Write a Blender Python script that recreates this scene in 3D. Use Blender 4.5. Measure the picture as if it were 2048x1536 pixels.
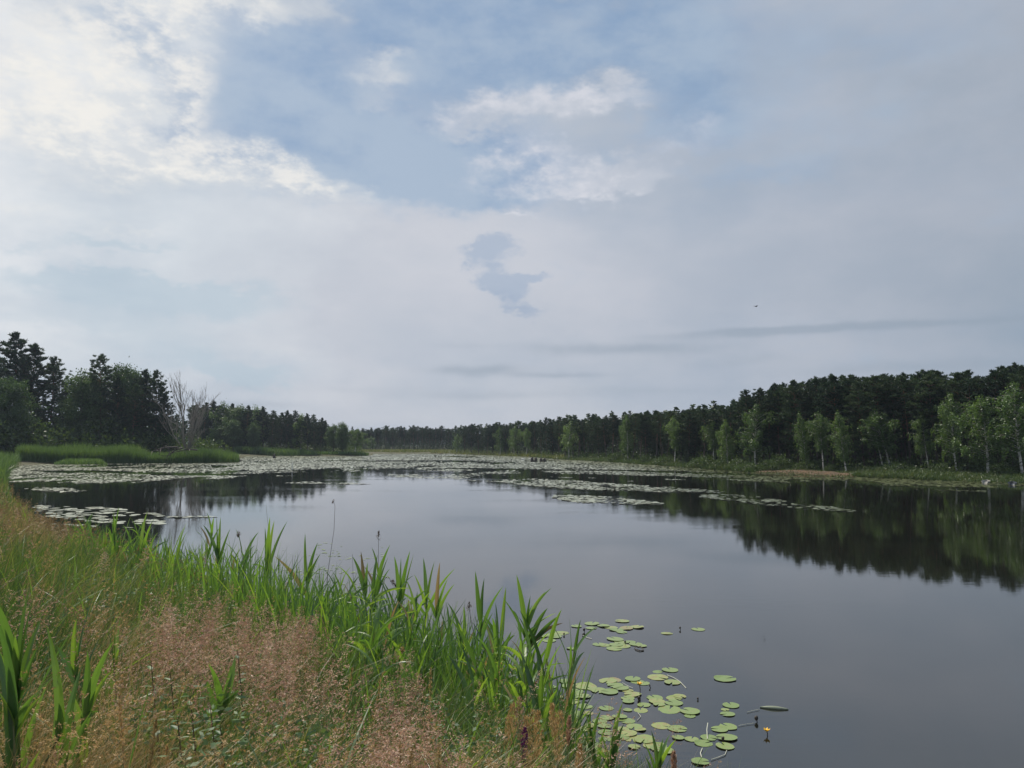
import bpy, math, random
import numpy as np

for _o in list(bpy.data.objects):
    bpy.data.objects.remove(_o)
SC = bpy.context.scene
COL = SC.collection
RNG = np.random.default_rng(7)
random.seed(7)

# ------------------------------------------------------------------ camera
CAM_Z = 4.0
F = 1550.0                       # focal length in pixels of the 2048-wide photograph
PITCH = math.atan(120 / 1550)
cd = bpy.data.cameras.new('camera')
cd.sensor_width = 36.0
cd.lens = 36.0 * F / 2048
cd.clip_start, cd.clip_end = 0.1, 8000
cam = bpy.data.objects.new('camera', cd)
cam.location = (0, 0, CAM_Z)
cam.rotation_euler = (math.pi / 2 + PITCH, 0, 0)
COL.objects.link(cam)
SC.camera = cam

# ------------------------------------------------------------------ colour, sun, sky
SC.view_settings.view_transform = 'Standard'
SC.view_settings.look = 'None'
SC.view_settings.exposure = 0.0
SC.view_settings.gamma = 1.0
SC.view_settings.use_curve_mapping = False
SUN_AZ, SUN_EL = math.radians(-38), math.radians(56)
sl = bpy.data.lights.new('sun', 'SUN')
sl.energy = 4.8
sl.angle = math.radians(8)
sl.color = (1.0, 0.93, 0.82)
sun = bpy.data.objects.new('sun', sl)
sun.rotation_euler = (math.pi / 2 - SUN_EL, 0, -SUN_AZ + math.pi)
COL.objects.link(sun)
SUN_DIR = (math.sin(SUN_AZ) * math.cos(SUN_EL), math.cos(SUN_AZ) * math.cos(SUN_EL), math.sin(SUN_EL))
from mathutils import Vector
sun.rotation_euler = Vector(SUN_DIR).to_track_quat('Z', 'Y').to_euler()


def ray(u, v):
    a, b = (np.asarray(u, float) - 1024) / F, (768 - np.asarray(v, float)) / F
    c, s = math.cos(PITCH), math.sin(PITCH)
    return a, c - b * s, s + b * c


def on_z(u, v, z=0.0):
    x, y, w = ray(u, v)
    t = (z - CAM_Z) / w
    return np.array([x * t, y * t, z + 0 * t])


def at_y(u, v, Y):
    x, y, w = ray(u, v)
    t = Y / y
    return np.array([x * t, Y + 0 * t, CAM_Z + w * t])


def proj(x, y, z):
    c, s = math.cos(PITCH), math.sin(PITCH)
    f = y * c + (z - CAM_Z) * s
    b = -y * s + (z - CAM_Z) * c
    f = np.where(f < 1e-3, 1e-3, f)
    return 1024 + F * x / f, 768 - F * b / f


def s2l(r, g, b):
    return tuple(((c / 255 / 12.92) if c < 10 else ((c / 255 + 0.055) / 1.055) ** 2.4) for c in (r, g, b))


class NT:
    """small helper that wires math nodes"""
    def __init__(s, tree):
        s.t = tree

    def n(s, typ, **kw):
        nd = s.t.nodes.new(typ)
        for k, v in kw.items():
            setattr(nd, k, v)
        return nd

    def put(s, sock, v):
        if hasattr(v, 'is_output'):
            s.t.links.new(v, sock)
        elif isinstance(v, (tuple, list)) and len(v) == 3 and sock.type == 'RGBA':
            sock.default_value = (*v, 1)
        else:
            sock.default_value = v

    def m(s, op, a, b=0.0, c=0.0, clamp=False):
        nd = s.n('ShaderNodeMath', operation=op, use_clamp=clamp)
        for i, x in enumerate((a, b, c)):
            if i < len(nd.inputs):
                s.put(nd.inputs[i], x)
        return nd.outputs[0]

    def vm(s, op, a, b=None, c=None):
        nd = s.n('ShaderNodeVectorMath', operation=op)
        s.put(nd.inputs[0], a)
        if b is not None:
            s.put(nd.inputs[1], b)
        if c is not None:
            s.put(nd.inputs[2], c)
        return nd.outputs['Value'] if op in ('DOT_PRODUCT', 'LENGTH') else nd.outputs[0]

    def mix(s, f, a, b, bt='MIX'):
        nd = s.n('ShaderNodeMix', data_type='RGBA', blend_type=bt)
        s.put(nd.inputs[0], f)
        s.put(nd.inputs[6], a)
        s.put(nd.inputs[7], b)
        return nd.outputs[2]

    def ramp(s, f, stops, interp='LINEAR'):
        nd = s.n('ShaderNodeValToRGB')
        nd.color_ramp.interpolation = interp
        el = nd.color_ramp.elements
        while len(el) < len(stops):
            el.new(0.5)
        for e, (p, c) in zip(el, stops):
            e.position = p
            e.color = (*c, 1) if len(c) == 3 else c
        s.put(nd.inputs[0], f)
        return nd.outputs[0]

    def noise(s, vec, scale, detail=4, rough=0.55, dist=0.0):
        nd = s.n('ShaderNodeTexNoise')
        if vec is not None:
            s.put(nd.inputs['Vector'], vec)
        nd.inputs['Scale'].default_value = scale
        nd.inputs['Detail'].default_value = detail
        nd.inputs['Roughness'].default_value = rough
        nd.inputs['Distortion'].default_value = dist
        return nd

    def sstep(s, x, lo, hi):
        nd = s.n('ShaderNodeMapRange', interpolation_type='SMOOTHSTEP')
        s.put(nd.inputs[0], x)
        nd.inputs[1].default_value = lo
        nd.inputs[2].default_value = hi
        return nd.outputs[0]


def azel(u, v):
    x, y, z = ray(u, v)
    return math.atan2(x, y), math.atan2(z, math.hypot(x, y))


def build_world():
    w = bpy.data.worlds.new('World')
    SC.world = w
    w.use_nodes = True
    t = w.node_tree
    t.nodes.clear()
    N = NT(t)
    gen = N.n('ShaderNodeTexCoord').outputs['Generated']
    sep = N.n('ShaderNodeSeparateXYZ')
    t.links.new(gen, sep.inputs[0])
    X, Y, Z = sep.outputs
    az = N.m('ARCTAN2', X, Y)
    el = N.m('ARCSINE', Z)
    p0 = N.n('ShaderNodeCombineXYZ')
    t.links.new(az, p0.inputs[0])
    t.links.new(el, p0.inputs[1])
    P = p0.outputs[0]
    # clouds are flattened towards the horizon
    st = N.vm('MULTIPLY', gen, (1.0, 1.0, 1.9))
    nb = N.noise(st, 3.2, 9, 0.58)
    nf = N.noise(st, 10.0, 9, 0.62)
    off = N.vm('SUBTRACT', nb.outputs['Color'], (0.5, 0.5, 0.5))
    off2 = N.vm('SUBTRACT', nf.outputs['Color'], (0.5, 0.5, 0.5))
    W = N.vm('MULTIPLY_ADD', off, (0.22, 0.12, 0), P)
    nx = N.noise(st, 34.0, 6, 0.62)
    off3 = N.vm('SUBTRACT', nx.outputs['Color'], (0.5, 0.5, 0.5))
    W = N.vm('MULTIPLY_ADD', off2, (0.14, 0.075, 0), W)
    W = N.vm('MULTIPLY_ADD', off3, (0.05, 0.03, 0), W)

    def blobs(lst, vec):
        tot = None
        for (u, v, ru, rv, amp) in lst:
            a, e = azel(u, v)
            ia, ie = F / ru, F / rv
            q = N.vm('MULTIPLY_ADD', vec, (ia, ie, 0), (-a * ia, -e * ie, 0))
            d2 = N.vm('DOT_PRODUCT', q, q)
            g = N.m('MULTIPLY', N.m('POWER', 0.42, d2), amp)
            tot = g if tot is None else N.m('ADD', tot, g)
        return tot

    gs = (math.sin(SUN_AZ) * .94, math.cos(SUN_AZ) * .94, .342)      # the cloud deck brightens towards the sun's side
    sd = N.vm('DOT_PRODUCT', gen, gs)
    big = N.noise(N.vm('MULTIPLY', gen, (1.0, 1.0, 2.6)), 1.7, 5, 0.55)
    sd = N.m('MULTIPLY_ADD', N.m('SUBTRACT', nb.outputs['Fac'], 0.5), 0.22, sd)
    base = N.ramp(N.m('MULTIPLY_ADD', sd, 0.5, 0.5), [
        (0.0, s2l(146, 160, 173)), (0.62, s2l(147, 161, 175)), (0.70, s2l(160, 171, 185)), (0.79, s2l(175, 184, 197)),
        (0.855, s2l(188, 195, 206)), (0.90, s2l(196, 202, 212)), (0.943, s2l(205, 209, 217)), (0.98, s2l(221, 227, 232)), (1.0, s2l(236, 239, 241))])
    mot = N.sstep(nb.outputs['Fac'], 0.36, 0.66)
    veil = N.sstep(big.outputs['Fac'], 0.40, 0.62)
    base = N.mix(0.15, base, N.mix(mot, s2l(132, 156, 182), s2l(214, 212, 220)))
    base = N.mix(N.m('MULTIPLY', N.m('SUBTRACT', 1.0, veil), 0.42), base, s2l(140, 163, 188))
    pink = blobs([(1250, 620, 500, 120, 1.0), (800, 430, 300, 60, .6), (1750, 420, 250, 70, .8), (1300, 300, 150, 50, .9), (700, 610, 300, 80, .6)], W)
    base = N.mix(N.m('MULTIPLY', pink, 0.16, clamp=True), base, s2l(204, 203, 211))
    hz = blobs([(900, 800, 420, 50, 1.0), (1150, 835, 500, 22, .7), (500, 690, 300, 40, .4)], W)
    base = N.mix(N.m('MULTIPLY', hz, 0.40, clamp=True), base, s2l(206, 208, 214))
    # rifts of blue grey air
    rift = blobs([
        (470, 190, 130, 110, 1.1), (600, 150, 130, 110, .9), (420, 260, 90, 50, .7), (640, 270, 210, 75, 1.1), (860, 330, 230, 62, 1.1),
        (1010, 365, 130, 38, .9), (760, 60, 110, 60, .7), (900, 60, 260, 70, .9), (1150, 150, 260, 85, 1.1), (960, 210, 190, 60, .9), (1060, 20, 160, 40, .6),
        (1330, 130, 150, 70, .55), (1350, 220, 120, 40, .5), (1560, 60, 200, 60, .3), (200, 40, 90, 55, 1.0), (270, 120, 45, 40, .8),
        (430, 45, 60, 30, .6), (1500, 360, 190, 30, .8), (1330, 290, 150, 34, .7), (1800, 110, 160, 45, .5), (1450, 230, 140, 40, .5), (1700, 250, 200, 40, .4), (1280, 60, 150, 50, .5)], W)
    white = blobs([
        (820, 165, 110, 34, 1.0), (950, 245, 110, 26, .9), (1130, 225, 140, 38, .9), (920, 280, 60, 16, .6), (640, 10, 120, 40, 1.0), (540, 50, 80, 40, .8), (700, 90, 60, 30, .5), (760, 210, 60, 14, .5), (1100, 60, 90, 14, .5)], W)
    rf = N.sstep(N.m('SUBTRACT', N.m('MULTIPLY_ADD', N.m('ADD', N.m('SUBTRACT', nf.outputs['Fac'], 0.5), N.m('SUBTRACT', nb.outputs['Fac'], 0.5)), 1.7, rift), N.m('MULTIPLY', white, 0.8)), 0.15, 1.25)
    # sunlit cloud rims
    rim = blobs([
        (330, 60, 90, 90, 1.0), (300, 200, 90, 90, 1.1), (130, 150, 220, 160, .9), (180, 270, 220, 60, 1.0), (360, 310, 190, 30, 1.0),
        (560, 340, 150, 26, .9), (730, 375, 110, 20, .6), (820, 165, 100, 28, .7), (520, 60, 70, 40, .6), (480, 20, 60, 30, .6), (640, 40, 60, 30, .5),
        (250, 462, 80, 10, .5), (30, 420, 60, 20, .5)], W)
    grain = N.sstep(N.m('MULTIPLY_ADD', nx.outputs['Fac'], 0.5, N.m('MULTIPLY', nf.outputs['Fac'], 0.5)), 0.40, 0.60)
    rimf = N.m('MULTIPLY', N.sstep(rim, 0.25, 1.3), N.m('MULTIPLY_ADD', grain, 0.75, 0.25))
    fluff = blobs([(950, 250, 90, 20, .8), (1040, 315, 60, 20, 1.0), (1120, 345, 130, 24, 1.0), (1200, 372, 130, 18, .9), (1075, 422, 40, 9, .9), (1130, 225, 150, 26, 1.0), (1320, 300, 60, 20, .5), (1400, 260, 60, 26, .5)], W)
    fluf = N.m('MULTIPLY', N.sstep(fluff, 0.15, 1.1), N.m('MULTIPLY_ADD', grain, 0.65, 0.35))
    # grey cloud scraps in front of the deck
    W2 = N.vm('MULTIPLY_ADD', off, (0.06, 0.05, 0), P)
    W2 = N.vm('MULTIPLY_ADD', off2, (0.09, 0.075, 0), W2)
    W2 = N.vm('MULTIPLY_ADD', off3, (0.055, 0.05, 0), W2)
    scrap = blobs([
        (960, 512, 44, 22, 1.0), (1010, 488, 40, 22, 1.1), (990, 520, 40, 14, .6), (1000, 560, 48, 22, 1.1), (1075, 550, 42, 15, 1.1), (1030, 585, 34, 20, 1.0), (1050, 622, 46, 15, .9)], W2)
    sf = N.sstep(N.m('MULTIPLY_ADD', N.m('SUBTRACT', nx.outputs['Fac'], 0.5), 0.7, scrap), 0.30, 1.15)
    soft = blobs([(250, 580, 170, 26, 1.0), (330, 600, 230, 40, .8), (230, 490, 100, 14, .8), (210, 575, 40, 16, .8), (40, 490, 60, 12, .6), (60, 170, 50, 10, .5), (150, 650, 200, 30, .5), (400, 720, 200, 40, .7), (500, 740, 90, 20, .7)], W2)
    sof = N.m('MULTIPLY', N.sstep(soft, 0.2, 1.0), 0.55)
    W3 = N.vm('MULTIPLY_ADD', off, (0.12, 0.03, 0), P)
    W3 = N.vm('MULTIPLY_ADD', off2, (0.06, 0.012, 0), W3)
    streak = blobs([(1750, 657, 330, 8, 1.0), (1550, 660, 140, 6, .6), (1250, 700, 190, 13, .9), (960, 738, 110, 11, .9), (1120, 750, 120, 6, .6), (1850, 735, 250, 14, .6), (1300, 775, 200, 8, .4), (700, 775, 200, 8, .3), (480, 800, 200, 7, .4), (900, 690, 150, 7, .3), (1000, 790, 240, 9, .5), (1500, 720, 160, 10, .4)], W3)
    stf = N.m('MULTIPLY', N.sstep(N.m('MULTIPLY_ADD', N.m('SUBTRACT', nf.outputs['Fac'], 0.5), 0.8, streak), 0.05, 1.1), 0.60)

    c = base
    c = N.mix(N.m('MULTIPLY', rf, 0.90), c, N.mix(N.sstep(N.m('MULTIPLY_ADD', nf.outputs['Fac'], 0.5, N.m('MULTIPLY', big.outputs['Fac'], 0.5)), 0.40, 0.60), s2l(134, 163, 197), s2l(169, 188, 209)))
    c = N.mix(fluf, c, s2l(216, 218, 226))
    c = N.mix(rimf, c, s2l(243, 241, 236))
    c = N.mix(N.m('MULTIPLY', sf, 0.80), c, N.mix(mot, s2l(152, 170, 195), s2l(170, 184, 204)))
    c = N.mix(sof, c, s2l(178, 198, 212))
    c = N.mix(stf, c, s2l(146, 160, 176))

    sky = N.n('ShaderNodeTexSky', sky_type='NISHITA', sun_disc=False)
    sky.sun_elevation = SUN_EL
    sky.sun_rotation = SUN_AZ
    sky.air_density, sky.dust_density = 1.0, 2.0
    b1 = N.n('ShaderNodeBackground')
    t.links.new(sky.outputs[0], b1.inputs[0])
    b1.inputs[1].default_value = 0.08
    b2 = N.n('ShaderNodeBackground')
    t.links.new(c, b2.inputs[0])
    b2.inputs[1].default_value = 1.0
    mx = N.n('ShaderNodeMixShader')
    t.links.new(N.m('MULTIPLY_ADD', rf, -0.12, 0.97), mx.inputs[0])
    t.links.new(b1.outputs[0], mx.inputs[1])
    t.links.new(b2.outputs[0], mx.inputs[2])
    out = N.n('ShaderNodeOutputWorld')
    t.links.new(mx.outputs[0], out.inputs[0])


build_world()
w = SC.world
w.cycles.sampling_method = 'MANUAL'
w.cycles.sample_map_resolution = 512
SC.cycles.use_denoising = True
SC.cycles.max_bounces = 8
SC.cycles.diffuse_bounces = 3
SC.cycles.sample_clamp_indirect = 3.0
SC.cycles.transparent_max_bounces = 4
SC.cycles.volume_bounces = 0


# ------------------------------------------------------------------ object helpers
def link(name, mesh, parent=None, loc=None):
    o = bpy.data.objects.new(name, mesh)
    COL.objects.link(o)
    if parent is not None:
        o.parent = parent
    if loc is not None:
        o.location = loc
    return o


def tag(o, label=None, cat=None, group=None, kind=None):
    for k, v in (('label', label), ('category', cat), ('group', group), ('kind', kind)):
        if v:
            o[k] = v
    return o


def empty(name, loc=(0, 0, 0), rz=0.0):
    o = bpy.data.objects.new(name, None)
    o.empty_display_size = 0.2
    o.location = loc
    o.rotation_euler = (0, 0, rz)
    COL.objects.link(o)
    return o


class MB:
    """collects triangles in numpy and makes one mesh"""
    def __init__(s):
        s.v, s.f, s.a, s.n = [], [], [], 0

    def add(s, v, f, tint=0.5):
        v = np.asarray(v, float).reshape(-1, 3)
        s.v.append(v)
        s.f.append(np.asarray(f, int).reshape(-1, 3) + s.n)
        s.a.append(np.broadcast_to(np.asarray(tint, float), (len(v),)))
        s.n += len(v)
        return s

    def mesh(s, name, mat, smooth=False):
        v, f, a = np.concatenate(s.v), np.concatenate(s.f), np.concatenate(s.a)
        me = bpy.data.meshes.new(name)
        me.vertices.add(len(v))
        me.vertices.foreach_set('co', v.astype(np.float32).ravel())
        me.loops.add(len(f) * 3)
        me.loops.foreach_set('vertex_index', f.astype(np.int32).ravel())
        me.polygons.add(len(f))
        me.polygons.foreach_set('loop_start', np.arange(0, len(f) * 3, 3, dtype=np.int32))
        me.polygons.foreach_set('loop_total', np.full(len(f), 3, np.int32))
        me.polygons.foreach_set('use_smooth', np.full(len(f), smooth))
        at = me.attributes.new('tint', 'FLOAT', 'POINT')
        at.data.foreach_set('value', a.astype(np.float32))
        me.update()
        me.validate()
        me.materials.append(mat)
        return me


def nrm(a):
    return a / np.maximum(np.linalg.norm(a, axis=-1, keepdims=True), 1e-9)


def cards(mb, c, d, L, Wd, rng, tint=None):
    """diamond shaped leaves centred at c, long axis d"""
    n = len(c)
    d = nrm(d)
    s = nrm(np.cross(d, nrm(rng.normal(size=(n, 3)))))
    L = np.broadcast_to(L, (n,))[:, None]
    Wd = np.broadcast_to(Wd, (n,))[:, None]
    v = np.stack([c - d * L / 2, c + s * Wd / 2, c + d * L / 2, c - s * Wd / 2], 1).reshape(-1, 3)
    i = np.arange(n)[:, None] * 4
    f = np.concatenate([i + [0, 1, 2], i + [0, 2, 3]], 1).reshape(-1, 3)
    tn = rng.random(n) if tint is None else np.broadcast_to(tint, (n,))
    mb.add(v, f, np.repeat(tn, 4))


def tube(mb, pts, rad, sides=6, tint=0.5, cap=False):
    pts = np.asarray(pts, float)
    n = len(pts)
    rad = np.broadcast_to(rad, (n,))
    t = nrm(np.gradient(pts, axis=0))
    ref = np.array([0.31, 0.17, 0.94]) if abs(t[0][2]) < 0.9 else np.array([1.0, 0.1, 0.0])
    a = nrm(np.cross(t, ref))
    b = np.cross(t, a)
    ang = np.linspace(0, 2 * math.pi, sides, endpoint=False)
    v = pts[:, None] + rad[:, None, None] * (np.cos(ang)[None, :, None] * a[:, None] + np.sin(ang)[None, :, None] * b[:, None])
    v = v.reshape(-1, 3)
    f = []
    for i in range(n - 1):
        for j in range(sides):
            p, q = i * sides + j, i * sides + (j + 1) % sides
            f += [(p, q, q + sides), (p, q + sides, p + sides)]
    if cap:
        for e in (0, n - 1):
            o = e * sides
            f += [(o, o + j, o + j + 1) for j in range(1, sides - 1)]
    mb.add(v, f, tint)


def blades(mb, base, h, wd, lean, rng, segs=3, tint=None, face=None):
    """grass blades: base (n,3), height, width, lean (n,2) horizontal tip offset as a share of the height"""
    n = len(base)
    h = np.broadcast_to(h, (n,))
    wd = np.broadcast_to(wd, (n,))
    az = rng.uniform(0, 2 * math.pi, n)
    side = np.stack([np.cos(az), np.sin(az), 0 * az], 1)
    rows = []
    for k in range(segs + 1):
        t = k / segs
        p = base.copy()
        p[:, 2] += h * (t - 0.18 * t * t * np.minimum(1.5, np.linalg.norm(lean, axis=1) * 1.5))
        p[:, :2] += lean * (h * t ** 1.8)[:, None]
        if k < segs:
            ww = (wd * (1 - 0.75 * t ** 1.5) * (0.7 if k == 0 else 1))[:, None] / 2
            rows += [p - side * ww, p + side * ww]
        else:
            rows.append(p)
    m = len(rows)
    v = np.stack(rows, 1).reshape(-1, 3)
    f = []
    for k in range(segs - 1):
        o = 2 * k
        f += [(o, o + 1, o + 3), (o, o + 3, o + 2)]
    f.append((2 * segs - 2, 2 * segs - 1, 2 * segs))
    f = (np.arange(n)[:, None, None] * m + np.array(f)[None]).reshape(-1, 3)
    tn = rng.random(n) if tint is None else np.broadcast_to(tint, (n,))
    mb.add(v, f, np.repeat(tn, m))


# value noise for scattering
_perm = np.random.default_rng(3).random((256, 256))


def vnoise(x, y):
    xi, yi = np.floor(x).astype(int), np.floor(y).astype(int)
    fx, fy = x - xi, y - yi
    fx, fy = fx * fx * (3 - 2 * fx), fy * fy * (3 - 2 * fy)
    g = lambda a, b: _perm[a & 255, b & 255]
    return (g(xi, yi) * (1 - fx) + g(xi + 1, yi) * fx) * (1 - fy) + (g(xi, yi + 1) * (1 - fx) + g(xi + 1, yi + 1) * fx) * fy


def fbm(x, y, o=4):
    s, a, t = 0, 0.5, 0
    for k in range(o):
        s = s + a * vnoise(x * 2 ** k + 17 * k, y * 2 ** k + 31 * k)
        t += a
        a *= 0.5
    return s / t


# ------------------------------------------------------------------ materials
def new_mat(name):
    m = bpy.data.materials.new(name)
    m.use_nodes = True
    m.node_tree.nodes.clear()
    return m, NT(m.node_tree)


def leaf_mat(name, stops, trans=0.35, gloss=0.06, rough=0.45, tcol=None, rand=0.25, noise_scale=None):
    m, N = new_mat(name)
    t = N.t
    at = N.n('ShaderNodeAttribute', attribute_name='tint')
    oi = N.n('ShaderNodeObjectInfo')
    f = N.m('MULTIPLY_ADD', N.m('SUBTRACT', oi.outputs['Random'], 0.5), rand, at.outputs['Fac'], clamp=True)
    c = N.ramp(f, stops)
    if noise_scale:
        co = N.n('ShaderNodeNewGeometry').outputs['Position']
        nz = N.noise(co, noise_scale, 3)
        c = N.mix(0.5, c, N.mix(N.sstep(nz.outputs['Fac'], 0.35, 0.65), (0.55, 0.6, 0.5), (1.3, 1.25, 1.15)), 'MULTIPLY')
    d = N.n('ShaderNodeBsdfDiffuse')
    t.links.new(c, d.inputs[0])
    tr = N.n('ShaderNodeBsdfTranslucent')
    tc = N.mix(1.0, c, tcol or (1.25, 1.15, 0.55), 'MULTIPLY')
    t.links.new(tc, tr.inputs[0])
    mx = N.n('ShaderNodeMixShader')
    mx.inputs[0].default_value = trans
    t.links.new(d.outputs[0], mx.inputs[1])
    t.links.new(tr.outputs[0], mx.inputs[2])
    g = N.n('ShaderNodeBsdfGlossy')
    g.inputs['Roughness'].default_value = rough
    g.inputs['Color'].default_value = (1, 1, 1, 1)
    mg = N.n('ShaderNodeMixShader')
    mg.inputs[0].default_value = gloss
    t.links.new(mx.outputs[0], mg.inputs[1])
    t.links.new(g.outputs[0], mg.inputs[2])
    o = N.n('ShaderNodeOutputMaterial')
    t.links.new(mg.outputs[0], o.inputs[0])
    return m


def bark_mat(name, low, high, z0=0.3, z1=0.6, scale=(6, 6, 1.2), marks=None, zmax=14.0):
    m, N = new_mat(name)
    t = N.t
    co = N.n('ShaderNodeTexCoord').outputs['Object']
    sp = N.n('ShaderNodeSeparateXYZ')
    t.links.new(co, sp.inputs[0])
    c = N.mix(N.sstep(sp.outputs[2], z0 * zmax, z1 * zmax), low, high)
    nz = N.noise(N.vm('MULTIPLY', co, scale), 1.0, 6, 0.65)
    c = N.mix(0.7, c, N.mix(N.sstep(nz.outputs['Fac'], 0.3, 0.7), (0.4, 0.4, 0.42), (1.35, 1.3, 1.25)), 'MULTIPLY')
    if marks:
        nm = N.noise(N.vm('MULTIPLY', co, (2.5, 2.5, 5.0)), 1.0, 3, 0.6)
        c = N.mix(N.sstep(nm.outputs['Fac'], 0.56, 0.62), c, marks)
    b = N.n('ShaderNodeBsdfPrincipled')
    t.links.new(c, b.inputs['Base Color'])
    b.inputs['Roughness'].default_value = 0.9
    bp = N.n('ShaderNodeBump')
    bp.inputs['Strength'].default_value = 0.6
    bp.inputs['Distance'].default_value = 0.04
    t.links.new(nz.outputs['Fac'], bp.inputs['Height'])
    t.links.new(bp.outputs[0], b.inputs['Normal'])
    o = N.n('ShaderNodeOutputMaterial')
    t.links.new(b.outputs[0], o.inputs[0])
    return m


def plain_mat(name, ca, cb, scale=20, rough=0.7, bump=0.0, coord='Object'):
    m, N = new_mat(name)
    t = N.t
    co = N.n('ShaderNodeTexCoord').outputs[coord]
    nz = N.noise(co, scale, 5, 0.6)
    c = N.mix(N.sstep(nz.outputs['Fac'], 0.3, 0.7), ca, cb)
    b = N.n('ShaderNodeBsdfPrincipled')
    t.links.new(c, b.inputs['Base Color'])
    b.inputs['Roughness'].default_value = rough
    if bump:
        bp = N.n('ShaderNodeBump')
        bp.inputs['Strength'].default_value = bump
        bp.inputs['Distance'].default_value = 0.02
        t.links.new(nz.outputs['Fac'], bp.inputs['Height'])
        t.links.new(bp.outputs[0], b.inputs['Normal'])
    o = N.n('ShaderNodeOutputMaterial')
    t.links.new(b.outputs[0], o.inputs[0])
    return m


def water_mat():
    m, N = new_mat('pond_water')
    t = N.t
    co = N.n('ShaderNodeNewGeometry').outputs['Position']
    n1 = N.noise(N.vm('MULTIPLY', co, (0.7, 1.9, 1.0)), 2.2, 4, 0.55)
    n2 = N.noise(N.vm('MULTIPLY', co, (0.7, 1.8, 1.0)), 11.0, 3, 0.55)
    n3 = N.noise(N.vm('MULTIPLY', co, (0.06, 0.14, 1.0)), 1.0, 3, 0.5)     # cat's paws of breeze
    amp = N.m('MULTIPLY_ADD', N.sstep(n3.outputs['Fac'], 0.46, 0.66), 1.1, 0.28)
    h = N.m('MULTIPLY', N.m('MULTIPLY_ADD', n2.outputs['Fac'], 0.25, n1.outputs['Fac']), amp)
    bp = N.n('ShaderNodeBump')
    bp.inputs['Strength'].default_value = 1.0
    bp.inputs['Distance'].default_value = 0.0022
    t.links.new(h, bp.inputs['Height'])
    mud = N.noise(co, 0.25, 4, 0.6)
    c = N.mix(N.sstep(mud.outputs['Fac'], 0.3, 0.7), (0.007, 0.0078, 0.005), (0.011, 0.011, 0.0075))
    b = N.n('ShaderNodeBsdfPrincipled')
    t.links.new(c, b.inputs['Base Color'])
    b.inputs['Roughness'].default_value = 0.025
    b.inputs['IOR'].default_value = 2.0
    t.links.new(bp.outputs[0], b.inputs['Normal'])
    o = N.n('ShaderNodeOutputMaterial')
    t.links.new(b.outputs[0], o.inputs[0])
    return m


def ground_mat():
    m, N = new_mat('meadow_soil')
    t = N.t
    co = N.n('ShaderNodeNewGeometry').outputs['Position']
    a = N.noise(co, 0.35, 6, 0.6)
    b_ = N.noise(co, 9.0, 5, 0.65)
    c = N.mix(N.sstep(a.outputs['Fac'], 0.35, 0.65), (0.045, 0.055, 0.020), (0.085, 0.075, 0.034))
    c = N.mix(0.7, c, N.mix(N.sstep(b_.outputs['Fac'], 0.3, 0.7), (0.45, 0.45, 0.4), (1.3, 1.3, 1.2)), 'MULTIPLY')
    b = N.n('ShaderNodeBsdfPrincipled')
    t.links.new(c, b.inputs['Base Color'])
    b.inputs['Roughness'].default_value = 0.95
    bp = N.n('ShaderNodeBump')
    bp.inputs['Strength'].default_value = 0.8
    bp.inputs['Distance'].default_value = 0.05
    t.links.new(b_.outputs['Fac'], bp.inputs['Height'])
    t.links.new(bp.outputs[0], b.inputs['Normal'])
    o = N.n('ShaderNodeOutputMaterial')
    t.links.new(b.outputs[0], o.inputs[0])
    return m


def pad_mat(name='lily_pad_skin', far=False, dim=1.0):
    m, N = new_mat(name)
    t = N.t
    at = N.n('ShaderNodeAttribute', attribute_name='tint')
    oi = N.n('ShaderNodeObjectInfo')
    co = N.n('ShaderNodeTexCoord').outputs['Object']
    sp = N.n('ShaderNodeSeparateXYZ')
    t.links.new(co, sp.inputs[0])
    ang = N.m('ARCTAN2', sp.outputs[0], sp.outputs[1])
    vein = N.m('SINE', N.m('MULTIPLY', ang, 26.0))
    nz = N.noise(co, 3.0, 5, 0.6)
    sp2 = N.noise(co, 14.0, 3, 0.6)
    f = N.m('MULTIPLY_ADD', N.m('SUBTRACT', oi.outputs['Random'], 0.5), 0.6, at.outputs['Fac'], clamp=True)
    c = N.ramp(f, [(0.0, (0.125, 0.190, 0.050)), (0.55, (0.185, 0.250, 0.070)), (0.85, (0.250, 0.290, 0.085)), (1.0, (0.310, 0.270, 0.100))])
    c = N.mix(N.m('MULTIPLY', N.sstep(vein, 0.6, 1.0), 0.18), c, (0.30, 0.36, 0.17))
    c = N.mix(N.m('MULTIPLY', N.sstep(N.m('MULTIPLY_ADD', oi.outputs['Random'], 0.16, nz.outputs['Fac']), 0.60, 0.78), 0.75), c, (0.26, 0.20, 0.085))
    c = N.mix(N.sstep(sp2.outputs['Fac'], 0.63, 0.68), c, (0.05, 0.04, 0.02))
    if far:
        c = N.mix(0.62, c, (0.27, 0.27, 0.235) if dim == 1 else (0.17, 0.175, 0.14))  # grey blended in: silvery sky sheen of distant pads put into the colour
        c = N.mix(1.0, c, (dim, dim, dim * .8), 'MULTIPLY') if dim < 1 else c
    b = N.n('ShaderNodeBsdfPrincipled')
    t.links.new(c, b.inputs['Base Color'])
    b.inputs['Roughness'].default_value = 0.30
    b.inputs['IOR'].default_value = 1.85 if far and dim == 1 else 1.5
    o = N.n('ShaderNodeOutputMaterial')
    t.links.new(b.outputs[0], o.inputs[0])
    return m


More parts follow.
